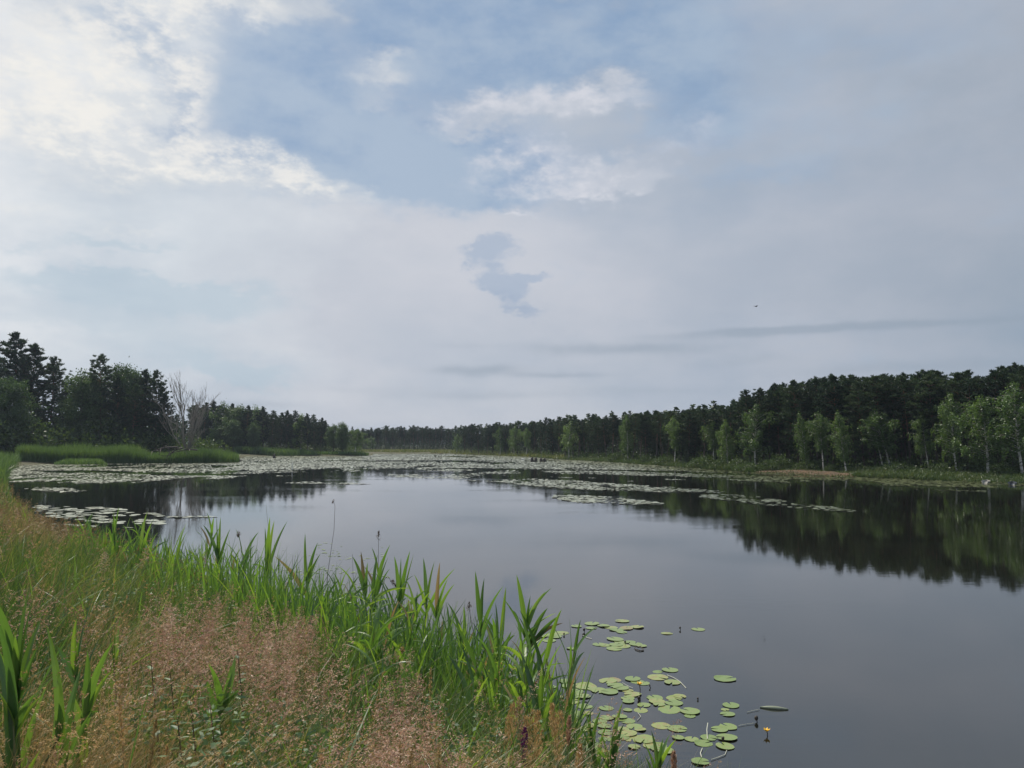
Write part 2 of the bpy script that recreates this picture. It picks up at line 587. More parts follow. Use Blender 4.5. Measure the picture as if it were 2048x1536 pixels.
M = {}
M['water'] = water_mat()
M['soil'] = ground_mat()
M['pad'] = pad_mat()
M['far_pad'] = pad_mat('far_lily_pad_sky_sheen', True)
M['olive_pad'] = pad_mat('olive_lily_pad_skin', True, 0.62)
M['pad_brown'] = plain_mat('old_pad_skin', (0.26, 0.19, 0.11), (0.20, 0.22, 0.09), 6, 0.4)
M['sand'] = plain_mat('wet_sand', (0.115, 0.062, 0.030), (0.060, 0.038, 0.022), 1.4, 0.9, 0.4)
M['needle'] = leaf_mat('pine_needles', [(0, (0.018, 0.038, 0.026)), (0.5, (0.034, 0.064, 0.036)), (1, (0.070, 0.108, 0.052))], 0.22, 0.02, rand=0.8)
M['spruce'] = leaf_mat('spruce_needles', [(0, (0.018, 0.036, 0.022)), (1, (0.040, 0.066, 0.036))], 0.15, 0.03)
M['birch'] = leaf_mat('birch_leaves', [(0, (0.055, 0.110, 0.028)), (0.6, (0.095, 0.175, 0.045)), (1, (0.155, 0.245, 0.068))], 0.40, 0.04, rand=0.5)
M['alder'] = leaf_mat('alder_leaves', [(0, (0.040, 0.085, 0.026)), (0.6, (0.068, 0.130, 0.040)), (1, (0.115, 0.185, 0.060))], 0.35, 0.04, rand=0.5)
M['bush'] = leaf_mat('shrub_leaves', [(0, (0.030, 0.060, 0.020)), (1, (0.080, 0.130, 0.042))], 0.35, 0.03, rand=0.6)
M['pine_bark'] = bark_mat('pine_bark', (0.085, 0.068, 0.056), (0.17, 0.095, 0.058), 0.25, 0.55)
M['birch_bark'] = bark_mat('birch_bark', (0.66, 0.63, 0.58), (0.50, 0.47, 0.42), 0.3, 0.9, marks=(0.035, 0.03, 0.028))
M['alder_bark'] = bark_mat('alder_bark', (0.09, 0.075, 0.06), (0.11, 0.09, 0.075))
M['dead_bark'] = bark_mat('bare_dead_wood', (0.20, 0.175, 0.15), (0.30, 0.27, 0.24), 0.1, 0.8)
M['reed'] = leaf_mat('reed_leaf', [(0, (0.052, 0.120, 0.045)), (0.5, (0.102, 0.205, 0.050)), (1, (0.210, 0.335, 0.060))], 0.52, 0.05, 0.4, tcol=(1.5, 1.4, .55), rand=0.6)
M['reed_stem'] = leaf_mat('reed_stem', [(0, (0.14, 0.17, 0.07)), (1, (0.22, 0.20, 0.10))], 0.1, 0.04)
M['reedbed'] = leaf_mat('reed_bed_leaf', [(0, (0.060, 0.120, 0.040)), (0.6, (0.095, 0.175, 0.055)), (1, (0.150, 0.235, 0.080))], 0.4, 0.04)
M['grass'] = leaf_mat('green_grass', [(0, (0.030, 0.070, 0.024)), (0.5, (0.085, 0.155, 0.042)), (0.8, (0.200, 0.265, 0.080)), (1, (0.380, 0.360, 0.150))], 0.42, 0.035, 0.5)
M['dry'] = leaf_mat('dry_grass', [(0, (0.22, 0.155, 0.065)), (0.5, (0.35, 0.26, 0.12)), (1, (0.47, 0.38, 0.20))], 0.35, 0.04, tcol=(1.1, 1.0, 0.8))
M['pink'] = leaf_mat('pink_panicle', [(0, (0.24, 0.125, 0.092)), (0.5, (0.43, 0.265, 0.19)), (1, (0.66, 0.49, 0.355))], 0.35, 0.02, tcol=(1.1, 1.0, 0.9))
M['brown'] = leaf_mat('brown_panicle', [(0, (0.16, 0.105, 0.055)), (0.5, (0.24, 0.175, 0.090)), (1, (0.34, 0.26, 0.14))], 0.3, 0.02, tcol=(1.1, 1.0, .8))
M['tan'] = leaf_mat('tan_plume', [(0, (0.34, 0.20, 0.085)), (0.5, (0.48, 0.32, 0.15)), (1, (0.62, 0.47, 0.26))], 0.35, 0.02, tcol=(1.1, 1.0, 0.8))
M['plume_dark'] = leaf_mat('old_reed_plume', [(0, (0.075, 0.050, 0.045)), (1, (0.17, 0.125, 0.105))], 0.2, 0.02)
M['purple'] = leaf_mat('purple_flower', [(0, (0.060, 0.012, 0.055)), (1, (0.20, 0.040, 0.17))], 0.25, 0.03, tcol=(1.1, 0.9, 1.0))
M['herb'] = leaf_mat('herb_leaf', [(0, (0.060, 0.130, 0.060)), (1, (0.140, 0.220, 0.090))], 0.35, 0.03, 0.5)
M['meadow'] = leaf_mat('meadow_grass', [(0, (0.090, 0.130, 0.040)), (0.6, (0.160, 0.190, 0.065)), (1, (0.250, 0.250, 0.110))], 0.3, 0.03)
M['shore'] = leaf_mat('shore_grass', [(0, (0.035, 0.068, 0.022)), (0.6, (0.065, 0.112, 0.036)), (1, (0.130, 0.155, 0.058))], 0.35, 0.03)
M['wood'] = plain_mat('grey_boat_wood', (0.42, 0.41, 0.38), (0.30, 0.29, 0.27), 3, 0.7)
M['blue_paint'] = plain_mat('faded_blue_paint', (0.075, 0.09, 0.115), (0.05, 0.06, 0.08), 3, 0.5)
M['dark_wood'] = plain_mat('wet_dark_wood', (0.035, 0.028, 0.022), (0.06, 0.048, 0.038), 4, 0.7)
M['white'] = plain_mat('white_feather', (0.78, 0.77, 0.74), (0.70, 0.69, 0.66), 6, 0.7)
M['yellow'] = plain_mat('yellow_petal', (0.80, 0.50, 0.02), (0.70, 0.40, 0.01), 30, 0.5)
M['root'] = plain_mat('pale_stalk', (0.50, 0.50, 0.42), (0.40, 0.42, 0.33), 12, 0.5)
M['bird'] = plain_mat('dark_feather', (0.03, 0.03, 0.035), (0.05, 0.05, 0.055), 10, 0.8)

# ------------------------------------------------------------------ the shore and the ground
def wpt(u, v):
    p = on_z(u, v)
    return (float(p[0]), float(p[1]))


# points of the waterline, with slope of the bank and its greatest height
SH = [((40, -42), .42, 3.0), ((10, -2.3), .42, 3.0), ((5, 4.3), .42, 3.0), ((0.75, 9.9), .42, 3.0), ((-0.3, 11.5), .42, 3.0), ((-3.1, 15), .42, 3.0),
      ((-6.3, 18.6), .42, 3.0), ((-10.6, 22.8), .42, 2.9), ((-18.5, 32), .40, 2.6), ((-35, 55), .34, 2.2), ((-56, 86), .25, 1.4), ((-78, 121), .2, 1.0)]
SH += [(wpt(u, v), .14, .7) for u, v in ((44, 930), (130, 928), (300, 927), (400, 926.5), (470, 925.5), (478, 922), (478, 917), (492, 913), (560, 912), (640, 912.5), (715, 912.5), (742, 911),
                                        (745, 908.2), (800, 907.2), (900, 907.6), (980, 910.5), (1060, 914.5), (1120, 919), (1220, 924.5), (1300, 930), (1400, 937), (1500, 945), (1600, 949), (1700, 954), (1850, 960), (2048, 968))]
SH += [((72, 66), .14, .7), ((88, 40), .2, 1), ((96, 0), .3, 2), ((80, -40), .42, 3.0)]
P_ = np.array([p for p, a, b in SH], float)
SL_ = np.array([a for p, a, b in SH])
HM_ = np.array([b for p, a, b in SH])


def shore_dist(x, y):
    """signed distance to the waterline (positive on land), slope and top height of the nearest bank"""
    x, y = np.asarray(x, float).ravel(), np.asarray(y, float).ravel()
    best = np.full(x.shape, 1e18)
    sl, hm = np.zeros(x.shape), np.zeros(x.shape)
    inside = np.zeros(x.shape, bool)
    n = len(P_)
    for i in range(n):
        a, b = P_[i], P_[(i + 1) % n]
        d = b - a
        t = np.clip(((x - a[0]) * d[0] + (y - a[1]) * d[1]) / (d @ d), 0, 1)
        dd = (x - a[0] - t * d[0]) ** 2 + (y - a[1] - t * d[1]) ** 2
        k = dd < best
        best = np.where(k, dd, best)
        sl = np.where(k, SL_[i] * (1 - t) + SL_[(i + 1) % n] * t, sl)
        hm = np.where(k, HM_[i] * (1 - t) + HM_[(i + 1) % n] * t, hm)
        c = (a[1] > y) != (b[1] > y)
        if abs(d[1]) > 1e-9:
            inside ^= c & (x < a[0] + (y - a[1]) * d[0] / d[1])
    s = np.sqrt(best)
    return np.where(inside, -s, s), sl, hm


def ground_z(x, y):
    x = np.asarray(x, float)
    sh = x.shape
    s, sl, hm = shore_dist(x, y)
    z = np.where(s > 0, hm * np.tanh(np.maximum(s, 0) * sl / np.maximum(hm, .1)), np.maximum(-1.4, .32 * s))
    xx, yy = x.ravel(), np.asarray(y, float).ravel()
    z = z + np.clip(s, 0, 2) * 0.05 * (fbm(xx * .35 + 9, yy * .35 + 5, 3) - 0.5) * 2
    return z.reshape(sh)


def gz(x, y):
    return float(ground_z(np.array([x]), np.array([y]))[0])


def graded(lo, hi, a, b, st, gr):
    v = list(np.arange(a, b + 1e-6, st))
    d, p = st, a
    while p > lo:
        d *= gr
        p -= d
        v.insert(0, p)
    d, p = st, b
    while p < hi:
        d *= gr
        p += d
        v.append(p)
    return np.array(v)


gx = graded(-3000, 3000, -42, 14, .6, 1.045)
gy = graded(-200, 5000, -8, 46, .6, 1.035)
GX, GY = np.meshgrid(gx, gy)
GZ = ground_z(GX, GY)
nx, ny = len(gx), len(gy)
idx = (np.arange(ny - 1)[:, None] * nx + np.arange(nx - 1)[None]).ravel()
tri = np.concatenate([np.stack([idx, idx + 1, idx + nx + 1], 1), np.stack([idx, idx + nx + 1, idx + nx], 1)])
tag(link('ground', MB().add(np.stack([GX, GY, GZ], -1), tri).mesh('ground', M['soil'], True)), kind='structure')
wv = np.array([(-160, -60, 0), (110, -60, 0), (110, 420, 0), (-160, 420, 0)], float)
tag(link('pond_water', MB().add(wv, [(0, 1, 2), (0, 2, 3)]).mesh('pond_water', M['water'])), kind='structure')

# strip of bare sand on the right shore
ev = []
for u in np.linspace(1505, 1705, 26):
    k = (u - 1505) / 200
    w0 = 4.2 * math.sin(math.pi * min(1, max(0, k))) ** .5 * (.75 + .5 * vnoise(np.array([u / 23.]), np.array([3.]))[0])
    p = on_z(u, np.interp(u, [1400, 1500, 1600, 1700, 1850], [937, 945, 949, 954, 960]))
    ev.append([(p[0] + .75 * q * w0, p[1] + .66 * q * w0 - .3) for q in np.linspace(0, 1, 6)])
ev = np.array(ev)
ez = np.maximum(ground_z(ev[..., 0], ev[..., 1]), 0) + .03 + .12 * np.sin(np.linspace(0, math.pi, 6))[None]
ii = (np.arange(25)[:, None] * 6 + np.arange(5)[None]).ravel()
tag(link('sand_bank', MB().add(np.concatenate([ev, ez[..., None]], -1), np.concatenate([np.stack([ii, ii + 6, ii + 7], 1), np.stack([ii, ii + 7, ii + 1], 1)])).mesh('sand_bank', M['sand'], True)), kind='structure')


# ------------------------------------------------------------------ tree kinds
def clumps(mb, pts, rng, k, L, Wd, up=.4, spread=1.0, tint=None):
    """k needles or leaves fan out from each point"""
    n = len(pts)
    p = np.repeat(pts, k, 0)
    d = rng.normal(size=(n * k, 3)) * spread
    d[:, 2] = np.abs(d[:, 2]) * .8 + up
    d = nrm(d)
    l = L * rng.uniform(.6, 1.2, n * k)
    tn = np.repeat(rng.random(n), k) * .6 + rng.random(n * k) * .4 if tint is None else tint
    cards(mb, p + d * (l * .5)[:, None], d, l, Wd * rng.uniform(.7, 1.3, n * k), rng, tn)


def make_pine(seed, H=14.0, base=.45, R=2.1, nb=44, tr=.15, flat=.5, bend=.35):
    r = np.random.default_rng(seed)
    tb, cb = MB(), MB()
    zs = np.linspace(0, H * .97, 12)
    ph = r.uniform(0, 6.28, 2)
    cx = lambda z: bend * np.sin(z / H * 2.2 + ph[0]) - bend * np.sin(ph[0])
    cy = lambda z: bend * np.sin(z / H * 2.6 + ph[1]) - bend * np.sin(ph[1])
    tube(tb, np.stack([cx(zs), cy(zs), zs], 1), tr * (1 - .86 * (zs / H)) * np.where(zs < .3, 1.25, 1), 7)
    pts = []
    for i in range(nb + 8):
        dead = i >= nb
        f = (i + r.random()) / nb if not dead else 0
        z = H * (base + (.985 - base) * f ** .9) if not dead else H * r.uniform(base * .55, base)
        env = (math.sin(math.pi * min(1, .16 + .78 * f)) ** .8) * (1.0 if f < .75 else 1.0 - (f - .75) * 2.1)
        ln = R * max(.16, env) * r.uniform(.55, 1.2) if not dead else r.uniform(.5, 1.3)
        az = i * 2.399 + r.normal() * .5
        rise = r.uniform(.05, .45) + .5 * f ** 3
        s = np.linspace(0, 1, 5)
        o = np.array([cx(z), cy(z), z])
        dx = np.array([math.cos(az), math.sin(az), 0])
        br = o + s[:, None] * ln * dx + (np.array([0, 0, 1.])[None] * (ln * rise * s ** 1.5)[:, None]) + r.normal(size=(5, 3)) * .05 * ln * s[:, None]
        tube(tb, br, .045 * (1 - .8 * s) * (.6 + .2 * ln), 3)
        if dead:
            continue
        m = max(4, int(7.5 * ln))
        q = r.uniform(.28, 1.06, m)
        c = np.stack([np.interp(q, s, br[:, j]) for j in range(3)], 1)
        sd = np.array([-dx[1], dx[0], 0])
        c += sd * (r.normal(size=m) * .24 * ln)[:, None] * q[:, None] ** .5 + np.array([0, 0, 1.]) * (r.normal(size=m) * .10 * flat)[:, None]
        pts.append(c)
    pts.append(np.array([[cx(H), cy(H), H * .975], [cx(H) + .1, cy(H), H * .96], [cx(H) - .12, cy(H) + .1, H * .95], [cx(H), cy(H) - .12, H * .94]]))
    pts = np.concatenate(pts)
    clumps(cb, pts, r, 17, .40, .080, up=.5)
    return [('trunk', tb.mesh('pine_trunk', M['pine_bark'], True)), ('crown', cb.mesh('pine_crown', M['needle']))], H


def make_birch(seed, H=11.0, base=.28, R=2.0, nb=54, twin=False, lean=0.0, wide=1.0):
    r = np.random.default_rng(seed)
    tb, cb = MB(), MB()
    zs = np.linspace(0, H * .96, 12)
    ph = r.uniform(0, 6.28)
    cx = lambda z: lean * (1 - z / H) ** 1.3 + .18 * np.sin(z / H * 4 + ph) - .18 * math.sin(ph + 4)
    cy = lambda z: .15 * np.sin(z / H * 5 + ph)
    tube(tb, np.stack([cx(zs), cy(zs), zs], 1), .125 * (1 - .88 * zs / H), 7)
    if twin:
        z2 = np.linspace(0, H * .7, 9)
        tube(tb, np.stack([cx(z2) - .75 + .5 * z2 / H, cy(z2) + .3, z2], 1), .085 * (1 - .8 * z2 / (H * .75)), 6)
    lv, dv = [], []
    for i in range(nb):
        f = (i + r.random()) / nb
        z = H * (base + (.93 - base) * f)
        env = math.sin(math.pi * min(1, .12 + .85 * f)) ** .7 * (1 if f < .7 else 1 - (f - .7) * 1.6)
        ln = R * wide * max(.25, env) * r.choice([.35, .7, 1.0, 1.4])
        az = i * 2.399 + r.normal() * .5
        o = np.array([cx(z), cy(z), z])
        dx = np.array([math.cos(az), math.sin(az), 0])
        s = np.linspace(0, 1, 5)
        br = o + s[:, None] * ln * dx + np.array([0, 0, 1.]) * (ln * (.95 * s - .45 * s * s))[:, None]
        tube(tb, br, .035 * (1 - .8 * s), 3)
        for _ in range(int(4 + 4.2 * ln)):
            q = r.uniform(.25, 1)
            a = np.array([np.interp(q, s, br[:, j]) for j in range(3)]) + r.normal(size=3) * [.18, .18, .1]
            m = int(r.uniform(10, 22))
            hang = r.uniform(.4, 1.6)
            k = np.sort(r.random(m))
            sw = r.normal(size=2) * .25
            p = a + np.stack([sw[0] * k, sw[1] * k, -hang * k ** 1.2], 1) + r.normal(size=(m, 3)) * .085
            lv.append(p)
            dv.append(np.stack([r.normal(size=m) * .7, r.normal(size=m) * .7, -np.abs(r.normal(size=m)) - .3], 1))
    top = np.array([cx(H), cy(H), H * .95]) + r.normal(size=(70, 3)) * [.22, .22, .30]
    lv.append(top)
    dv.append(r.normal(size=(70, 3)))
    lv, dv = np.concatenate(lv), np.concatenate(dv)
    cards(cb, lv, dv, r.uniform(.14, .25, len(lv)), r.uniform(.09, .15, len(lv)), r)
    return [('trunk', tb.mesh('birch_trunk', M['birch_bark'], True)), ('crown', cb.mesh('birch_crown', M['birch']))], H


def make_broadleaf(seed, H=12.0, base=.18, R=3.4, nlimb=16, mat='alder', leaf=.27, skew=1.0, per=7):
    r = np.random.default_rng(seed)
    tb, cb = MB(), MB()
    zs = np.linspace(0, H * .9, 9)
    ph = r.uniform(0, 6.28)
    cx = lambda z: .25 * np.sin(z / H * 4 + ph) - .25 * math.sin(ph)
    tube(tb, np.stack([cx(zs), 0 * zs, zs], 1), .02 * H * (1 - .85 * zs / H), 7)
    pts, ds = [], []
    for i in range(nlimb * 3):
        f = (i + r.random()) / (nlimb * 3)
        z = H * (base + (.86 - base) * f)
        env = math.sin(math.pi * min(1, .2 + .72 * f)) ** .6
        ln = R * env * r.uniform(.6, 1.15)
        az = i * 2.399 + r.normal() * .4
        dx = np.array([math.cos(az), math.sin(az), 0])
        s = np.linspace(0, 1, 5)
        o = np.array([cx(z), 0, z])
        br = o + s[:, None] * ln * dx + np.array([0, 0, 1.]) * (ln * .45 * s * r.uniform(.3, 1.3))[:, None]
        tube(tb, br, .035 * (1 - .75 * s) * (ln / 2 + .3), 4)
        for _ in range(int(per * ln)):
            q = r.uniform(.3, 1.08)
            a = np.array([np.interp(q, s, br[:, j]) for j in range(3)]) + r.normal(size=3) * [.45, .45, .3]
            m = int(r.uniform(14, 30))
            p = a + r.normal(size=(m, 3)) * [.30, .30, .20]
            pts.append(p)
            d = p - a
            d[:, 2] -= .15
            ds.append(d)
    t = np.array([cx(H), 0, H * .92]) + r.normal(size=(120, 3)) * [.5, .5, .35]
    pts.append(t)
    ds.append(r.normal(size=(120, 3)))
    pts, ds = np.concatenate(pts), np.concatenate(ds)
    cards(cb, pts, ds, r.uniform(.6, 1.2, len(pts)) * leaf, r.uniform(.5, .8, len(pts)) * leaf, r)
    return [('trunk', tb.mesh('tree_trunk', M['alder_bark'], True)), ('crown', cb.mesh('tree_crown', M[mat]))], H


def make_spruce(seed, H=4.0, R=1.2, nb=50):
    r = np.random.default_rng(seed)
    tb, cb = MB(), MB()
    tube(tb, [(0, 0, 0), (0, 0, H * .5), (0, 0, H * .98)], [.07, .045, .01], 6)
    pts = []
    for i in range(nb):
        f = (i + r.random()) / nb
        ln = R * (1 - f) * r.uniform(.75, 1.1) + .08
        az = i * 2.399
        m = max(3, int(9 * ln))
        q = r.uniform(.1, 1, m)
        pts.append(np.stack([math.cos(az) * ln * q, math.sin(az) * ln * q, H * (.06 + .92 * f) - .22 * ln * q], 1) + r.normal(size=(m, 3)) * .05)
    clumps(cb, np.concatenate(pts), r, 9, .26, .06, up=0.0)
    return [('trunk', tb.mesh('spruce_trunk', M['alder_bark'], True)), ('crown', cb.mesh('spruce_crown', M['spruce']))], H


def make_bush(seed, H=2.0, R=1.5, mat='bush', n=70, leaf=.2):
    r = np.random.default_rng(seed)
    tb, cb = MB(), MB()
    pts, ds = [], []
    for i in range(n):
        az, q = r.uniform(0, 6.28), r.random() ** .6
        z = H * r.uniform(.15, .95) * math.sqrt(max(.05, 1 - .75 * q * q))
        a = np.array([math.cos(az) * R * q, math.sin(az) * R * q, z])
        if i % 7 == 0:
            tube(tb, [(0, 0, 0), a * [.5, .5, .6], a], [.03, .02, .008], 3)
        m = int(r.uniform(14, 28))
        p = a + r.normal(size=(m, 3)) * [.2, .2, .16]
        pts.append(p)
        ds.append(p - a + [0, 0, .1])
    pts, ds = np.concatenate(pts), np.concatenate(ds)
    cards(cb, pts, ds, r.uniform(.6, 1.2, len(pts)) * leaf, r.uniform(.4, .7, len(pts)) * leaf, r)
    return [('stem', tb.mesh('bush_stem', M['alder_bark'])), ('foliage', cb.mesh('bush_foliage', M[mat]))], H


PINES = [make_pine(11 + i, base=b, R=R, nb=n, flat=fl) for i, (b, R, n, fl) in enumerate([(.50, 2.0, 44, .5), (.44, 2.3, 48, .6), (.55, 1.9, 40, .4), (.48, 2.5, 46, .5), (.40, 2.0, 52, .7), (.58, 2.2, 38, .5)])]
FULLP = [make_pine(31 + i, base=b, R=R, nb=86, flat=.8, tr=.16) for i, (b, R) in enumerate([(.16, 2.7), (.22, 2.3), (.12, 2.5)])]
BIRCH = [make_birch(51, wide=1.0, base=.16), make_birch(52, wide=1.25, base=.22), make_birch(53, wide=.85, base=.34), make_birch(54, wide=1.1, twin=True, lean=.9), make_birch(55, wide=.8, base=.2, lean=.7), make_birch(56, wide=1.2, lean=.6, base=.3)]
LEAFY = [make_broadleaf(71), make_broadleaf(72, R=2.8, base=.12), make_broadleaf(73, R=3.8, H=11)]
SPRUCE = [make_spruce(81)]
BUSH = [make_bush(91), make_bush(92, 1.6, 1.9), make_bush(93, 2.4, 1.4)]


def plant(name, proto, x, y, top, label, cat, group=None, wide=1.0, rz=None, z=None, tilt=0.0):
    """one tree: an Empty at its foot with its own trunk and crown"""
    parts, H = proto
    z = gz(x, y) - .05 if z is None else z
    s = (top - z) / H
    rz = random.uniform(0, 6.28) if rz is None else rz
    e = empty(name, (x, y, z), rz)
    e.scale = (s ** .8 * wide, s ** .8 * wide, s)
    e.rotation_euler[1] = tilt
    for pn, me in parts:
        link(pn, me, e)
    tag(e, label, cat, group)
    return e


def tree_px(name, proto, u, vtop, Y, label, cat, group=None, **kw):
    p = at_y(u, vtop, Y)
    return plant(name, proto, float(p[0]), float(Y), float(p[2]), label, cat, group, **kw)


ORD = ['first', 'second', 'third', 'fourth', 'fifth', 'sixth', 'seventh', 'eighth', 'ninth', 'tenth', 'eleventh', 'twelfth', 'thirteenth', 'fourteenth']
RS_U = [860, 900, 1060, 1120, 1220, 1400, 1500, 1700, 2048, 2200]
RS_V = [907.4, 907.6, 914.5, 919, 924.5, 937, 945, 954, 968, 975]


def shore_y(u):
    return CAM_Z / -((lambda r_: r_[2] / r_[1])(ray(u, np.interp(u, RS_U, RS_V))))


def mixpine(k=.35):
    return FULLP[random.randrange(3)] if random.random() < k else PINES[random.randrange(6)]


SKY_U = [860, 920, 980, 1040, 1120, 1180, 1240, 1260, 1330, 1380, 1420, 1440, 1460, 1480, 1500, 1530, 1560, 1600, 1640, 1700, 1740, 1780, 1830, 1870, 1920, 1960, 2000, 2040, 2200]
SKY_V = [853, 851, 845, 843, 836, 836, 831, 824, 822, 821, 817, 820, 808, 798, 784, 772, 769, 764, 751, 753, 750, 745, 738, 745, 748, 745, 738, 729, 725]

# birches in front of the right hand wood: pixel column of the crown, top, distance behind the waterline, kind, width, label
BIR = [(1452, 838, 5, 0, 1.15, 'bright birch with low bushy crown at the left edge of the tall pines'),
       (1513, 808, 7, 1, 1.25, 'broadest and tallest pale birch standing above the green shore bushes left of the sand'),
       (1606, 824, 7, 4, .8, 'thin birch with sparse narrow crown behind the bare sand strip'),
       (1642, 822, 6, 2, 1.0, 'slim birch with a straight white trunk beside the thin sparse birch'),
       (1682, 822, 5, 4, 1.05, 'birch with a leaning white trunk at the right end of the sand'),
       (1757, 815, 6, 3, 1.3, 'drooping birch with two white trunks leaning left above the shore grass'),
       (1850, 826, 6, 5, 1.0, 'small drooping birch between the twin trunk birch and the tall pair'),
       (1912, 786, 7, 1, 1.1, 'left birch of the tall pair above the small white rowing boat'),
       (1968, 789, 6, 0, 1.3, 'right birch of the tall pair with bright trunk above the boat'),
       (2042, 764, 5, 1, 1.2, 'large birch cut by the right edge of the picture above the blue boat'),
       (1000, 853, 5, 0, 1.4, 'pale rounded birch farthest left in the wood beyond the meadow'),
       (1030, 851, 5, 1, 1.3, 'pale birch just right of the first rounded one beyond the meadow'),
       (1052, 855, 4, 2, 1.2, 'slender pale birch with a crown reaching down to the grass'),
       (1140, 842, 6, 1, 1.5, 'yellow green birch with spreading crown midway along the far right wood'),
       (1254, 829, 6, 0, 1.35, 'tall pale birch whose crown hangs over the edge of the wood'),
       (1346, 832, 5, 2, 1.2, 'birch with a high crown on a long bare white trunk'),
       (1423, 836, 9, 2, 1.3, 'birch half hidden behind the bright bushy birch at the tall pines'),
       (915, 868, 6, 1, 1.3, 'small pale birch where the bluish far wood meets the nearer wood')]
BUP = []
for (u, vt, off, k, wd, lab) in BIR:
    tree_px('birch_tree', BIRCH[k], u, vt, shore_y(u) + off + random.uniform(-1, 3), lab, 'birch', 'birches along the right shore', wide=wd * (.85 if 900 < u < 1440 else 1.08) * random.uniform(.85, 1.15), rz=random.uniform(-.35, .35), tilt=-.07 if u > 1580 else random.uniform(-.04, .04))
    BUP.append((u, lab))
SHORT = {1452: 'bushy birch at the edge of the tall pines', 1513: 'broadest birch left of the sand', 1606: 'thin sparse birch behind the sand', 1642: 'slim straight white birch', 1682: 'leaning birch at the end of the sand',
         1757: 'birch with two white trunks', 1850: 'small drooping birch', 1912: 'left birch of the tall pair', 1968: 'right birch of the tall pair', 2042: 'large birch at the picture edge',
         1000: 'farthest left rounded birch', 1030: 'second rounded pale birch', 1052: 'slender birch with low crown', 1140: 'yellow green spreading birch', 1254: 'tall pale overhanging birch',
         1346: 'birch on a long bare trunk', 1423: 'half hidden birch', 915: 'small birch where the woods meet'}
# pines of the right shore, first rank
us = list(np.arange(1447, 2110, 15.5)) + list(np.arange(930, 1440, 13.5))
cnt = {}
lst = []
for u in us:
    u = float(u + random.uniform(-4, 4))
    near = min(SHORT, key=lambda b: abs(b - u))
    lst.append((abs(u - near), u, near))
for _, u, near in sorted(lst):
    side = 'right' if u > near else 'left'
    k = cnt[(near, side)] = cnt.get((near, side), 0) + 1
    vt = np.interp(u, SKY_U, SKY_V) + (random.uniform(-5, 16) if u > 1440 else random.uniform(-3, 9))
    lab = f"{ORD[k - 1]} pine to the {side} of the {SHORT[near]}"
    deep = random.uniform(9, 15)
    tree_px('pine_tree', mixpine(.22), u, vt, shore_y(u) + deep, lab, 'pine', 'front pines of the right shore wood', wide=random.uniform(.9, 1.15) * (1.0 if u > 1440 else 1.1))
for rank, (d0, d1, step) in enumerate([(16, 24, 17), (25, 40, 20)]):
    for u in np.arange(925, 2140, step):
        u = float(u + random.uniform(-6, 6))
        vt = np.interp(u, SKY_U, SKY_V) + random.uniform(-2, 22)
        tree_px('pine_tree', mixpine(.5), u, vt, shore_y(u) + random.uniform(d0, d1), 'dark pine standing deep in the right shore wood behind its front trunks', 'pine', 'pines deep in the right shore wood')
tree_px('spruce_tree', SPRUCE[0], 1372, 893, shore_y(1372) + 5, 'young dark spruce at the foot of the far right wood', 'spruce')
tree_px('spruce_tree', SPRUCE[0], 1432, 905, shore_y(1432) + 4, 'smallest young spruce beside the bright bushy birch', 'spruce')

# far bluish wood beyond the meadow
for u in np.arange(700, 935, 8.5):
    u = float(u + random.uniform(-3, 3))
    vt = np.interp(u, [715, 740, 760, 800, 850, 900, 940], [860, 859, 853, 853, 851, 854, 852]) + random.uniform(-2, 5)
    tree_px('pine_tree', PINES[random.randrange(6)], u, vt, 385 + random.uniform(-8, 14), 'hazy blue pine in the far wood beyond the pale meadow', 'pine', 'pines of the hazy far wood', wide=1.2)
for u in np.arange(705, 935, 9.5):
    tree_px('pine_tree', FULLP[random.randrange(3)], float(u), 857 + random.uniform(0, 6), 412 + random.uniform(-8, 10), 'hazy blue pine in the far wood beyond the pale meadow', 'pine', 'pines of the hazy far wood', wide=1.2)
tree_px('birch_tree', BIRCH[1], 742, 872, 366, 'pale hazy birch at the left end of the far wood', 'birch', wide=1.4)

# wood on the left headland
HEAD = [(412, 806, 'p'), (428, 803, 'p'), (446, 803, 'b'), (462, 808, 'p'), (478, 806, 'B'), (497, 812, 'p'), (512, 810, 'b'), (528, 814, 'p'), (544, 822, 'p'), (562, 826, 'p'), (574, 822, 'p'), (588, 822, 'p'),
        (602, 826, 'b'), (616, 828, 'p'), (630, 830, 'p'), (642, 836, 'p'), (652, 844, 'p')]
NB = ['the dead tree', 'the bare white branches']
for i, (u, vt, k) in enumerate(HEAD):
    pr = {'p': FULLP[i % 3], 'b': BIRCH[(i * 5) % 3], 'B': LEAFY[1]}[k]
    nm = {'p': 'pine_tree', 'b': 'birch_tree', 'B': 'alder_tree'}[k]
    w_ = {'p': 'dark full pine', 'b': 'lighter green birch', 'B': 'rounded light green alder'}[k]
    tree_px(nm, pr, u, vt, 268 + random.uniform(-2, 8), f'{w_}, {ORD[i] if i < 14 else ["fifteenth", "sixteenth", "seventeenth"][i - 14]} tree right of the bare dead tree on the headland', nm.split('_')[0], 'trees of the left headland', wide={'p': 1.0, 'b': 1.7, 'B': 1.1}[k])
for u in np.arange(385, 655, 11):
    tree_px('pine_tree', PINES[random.randrange(6)], float(u), np.interp(u, [400, 520, 550, 650], [808, 818, 828, 842]) + random.uniform(0, 9), 284 + random.uniform(-4, 14), 'dark pine in the back rank of the headland wood', 'pine', 'pines behind the headland front')
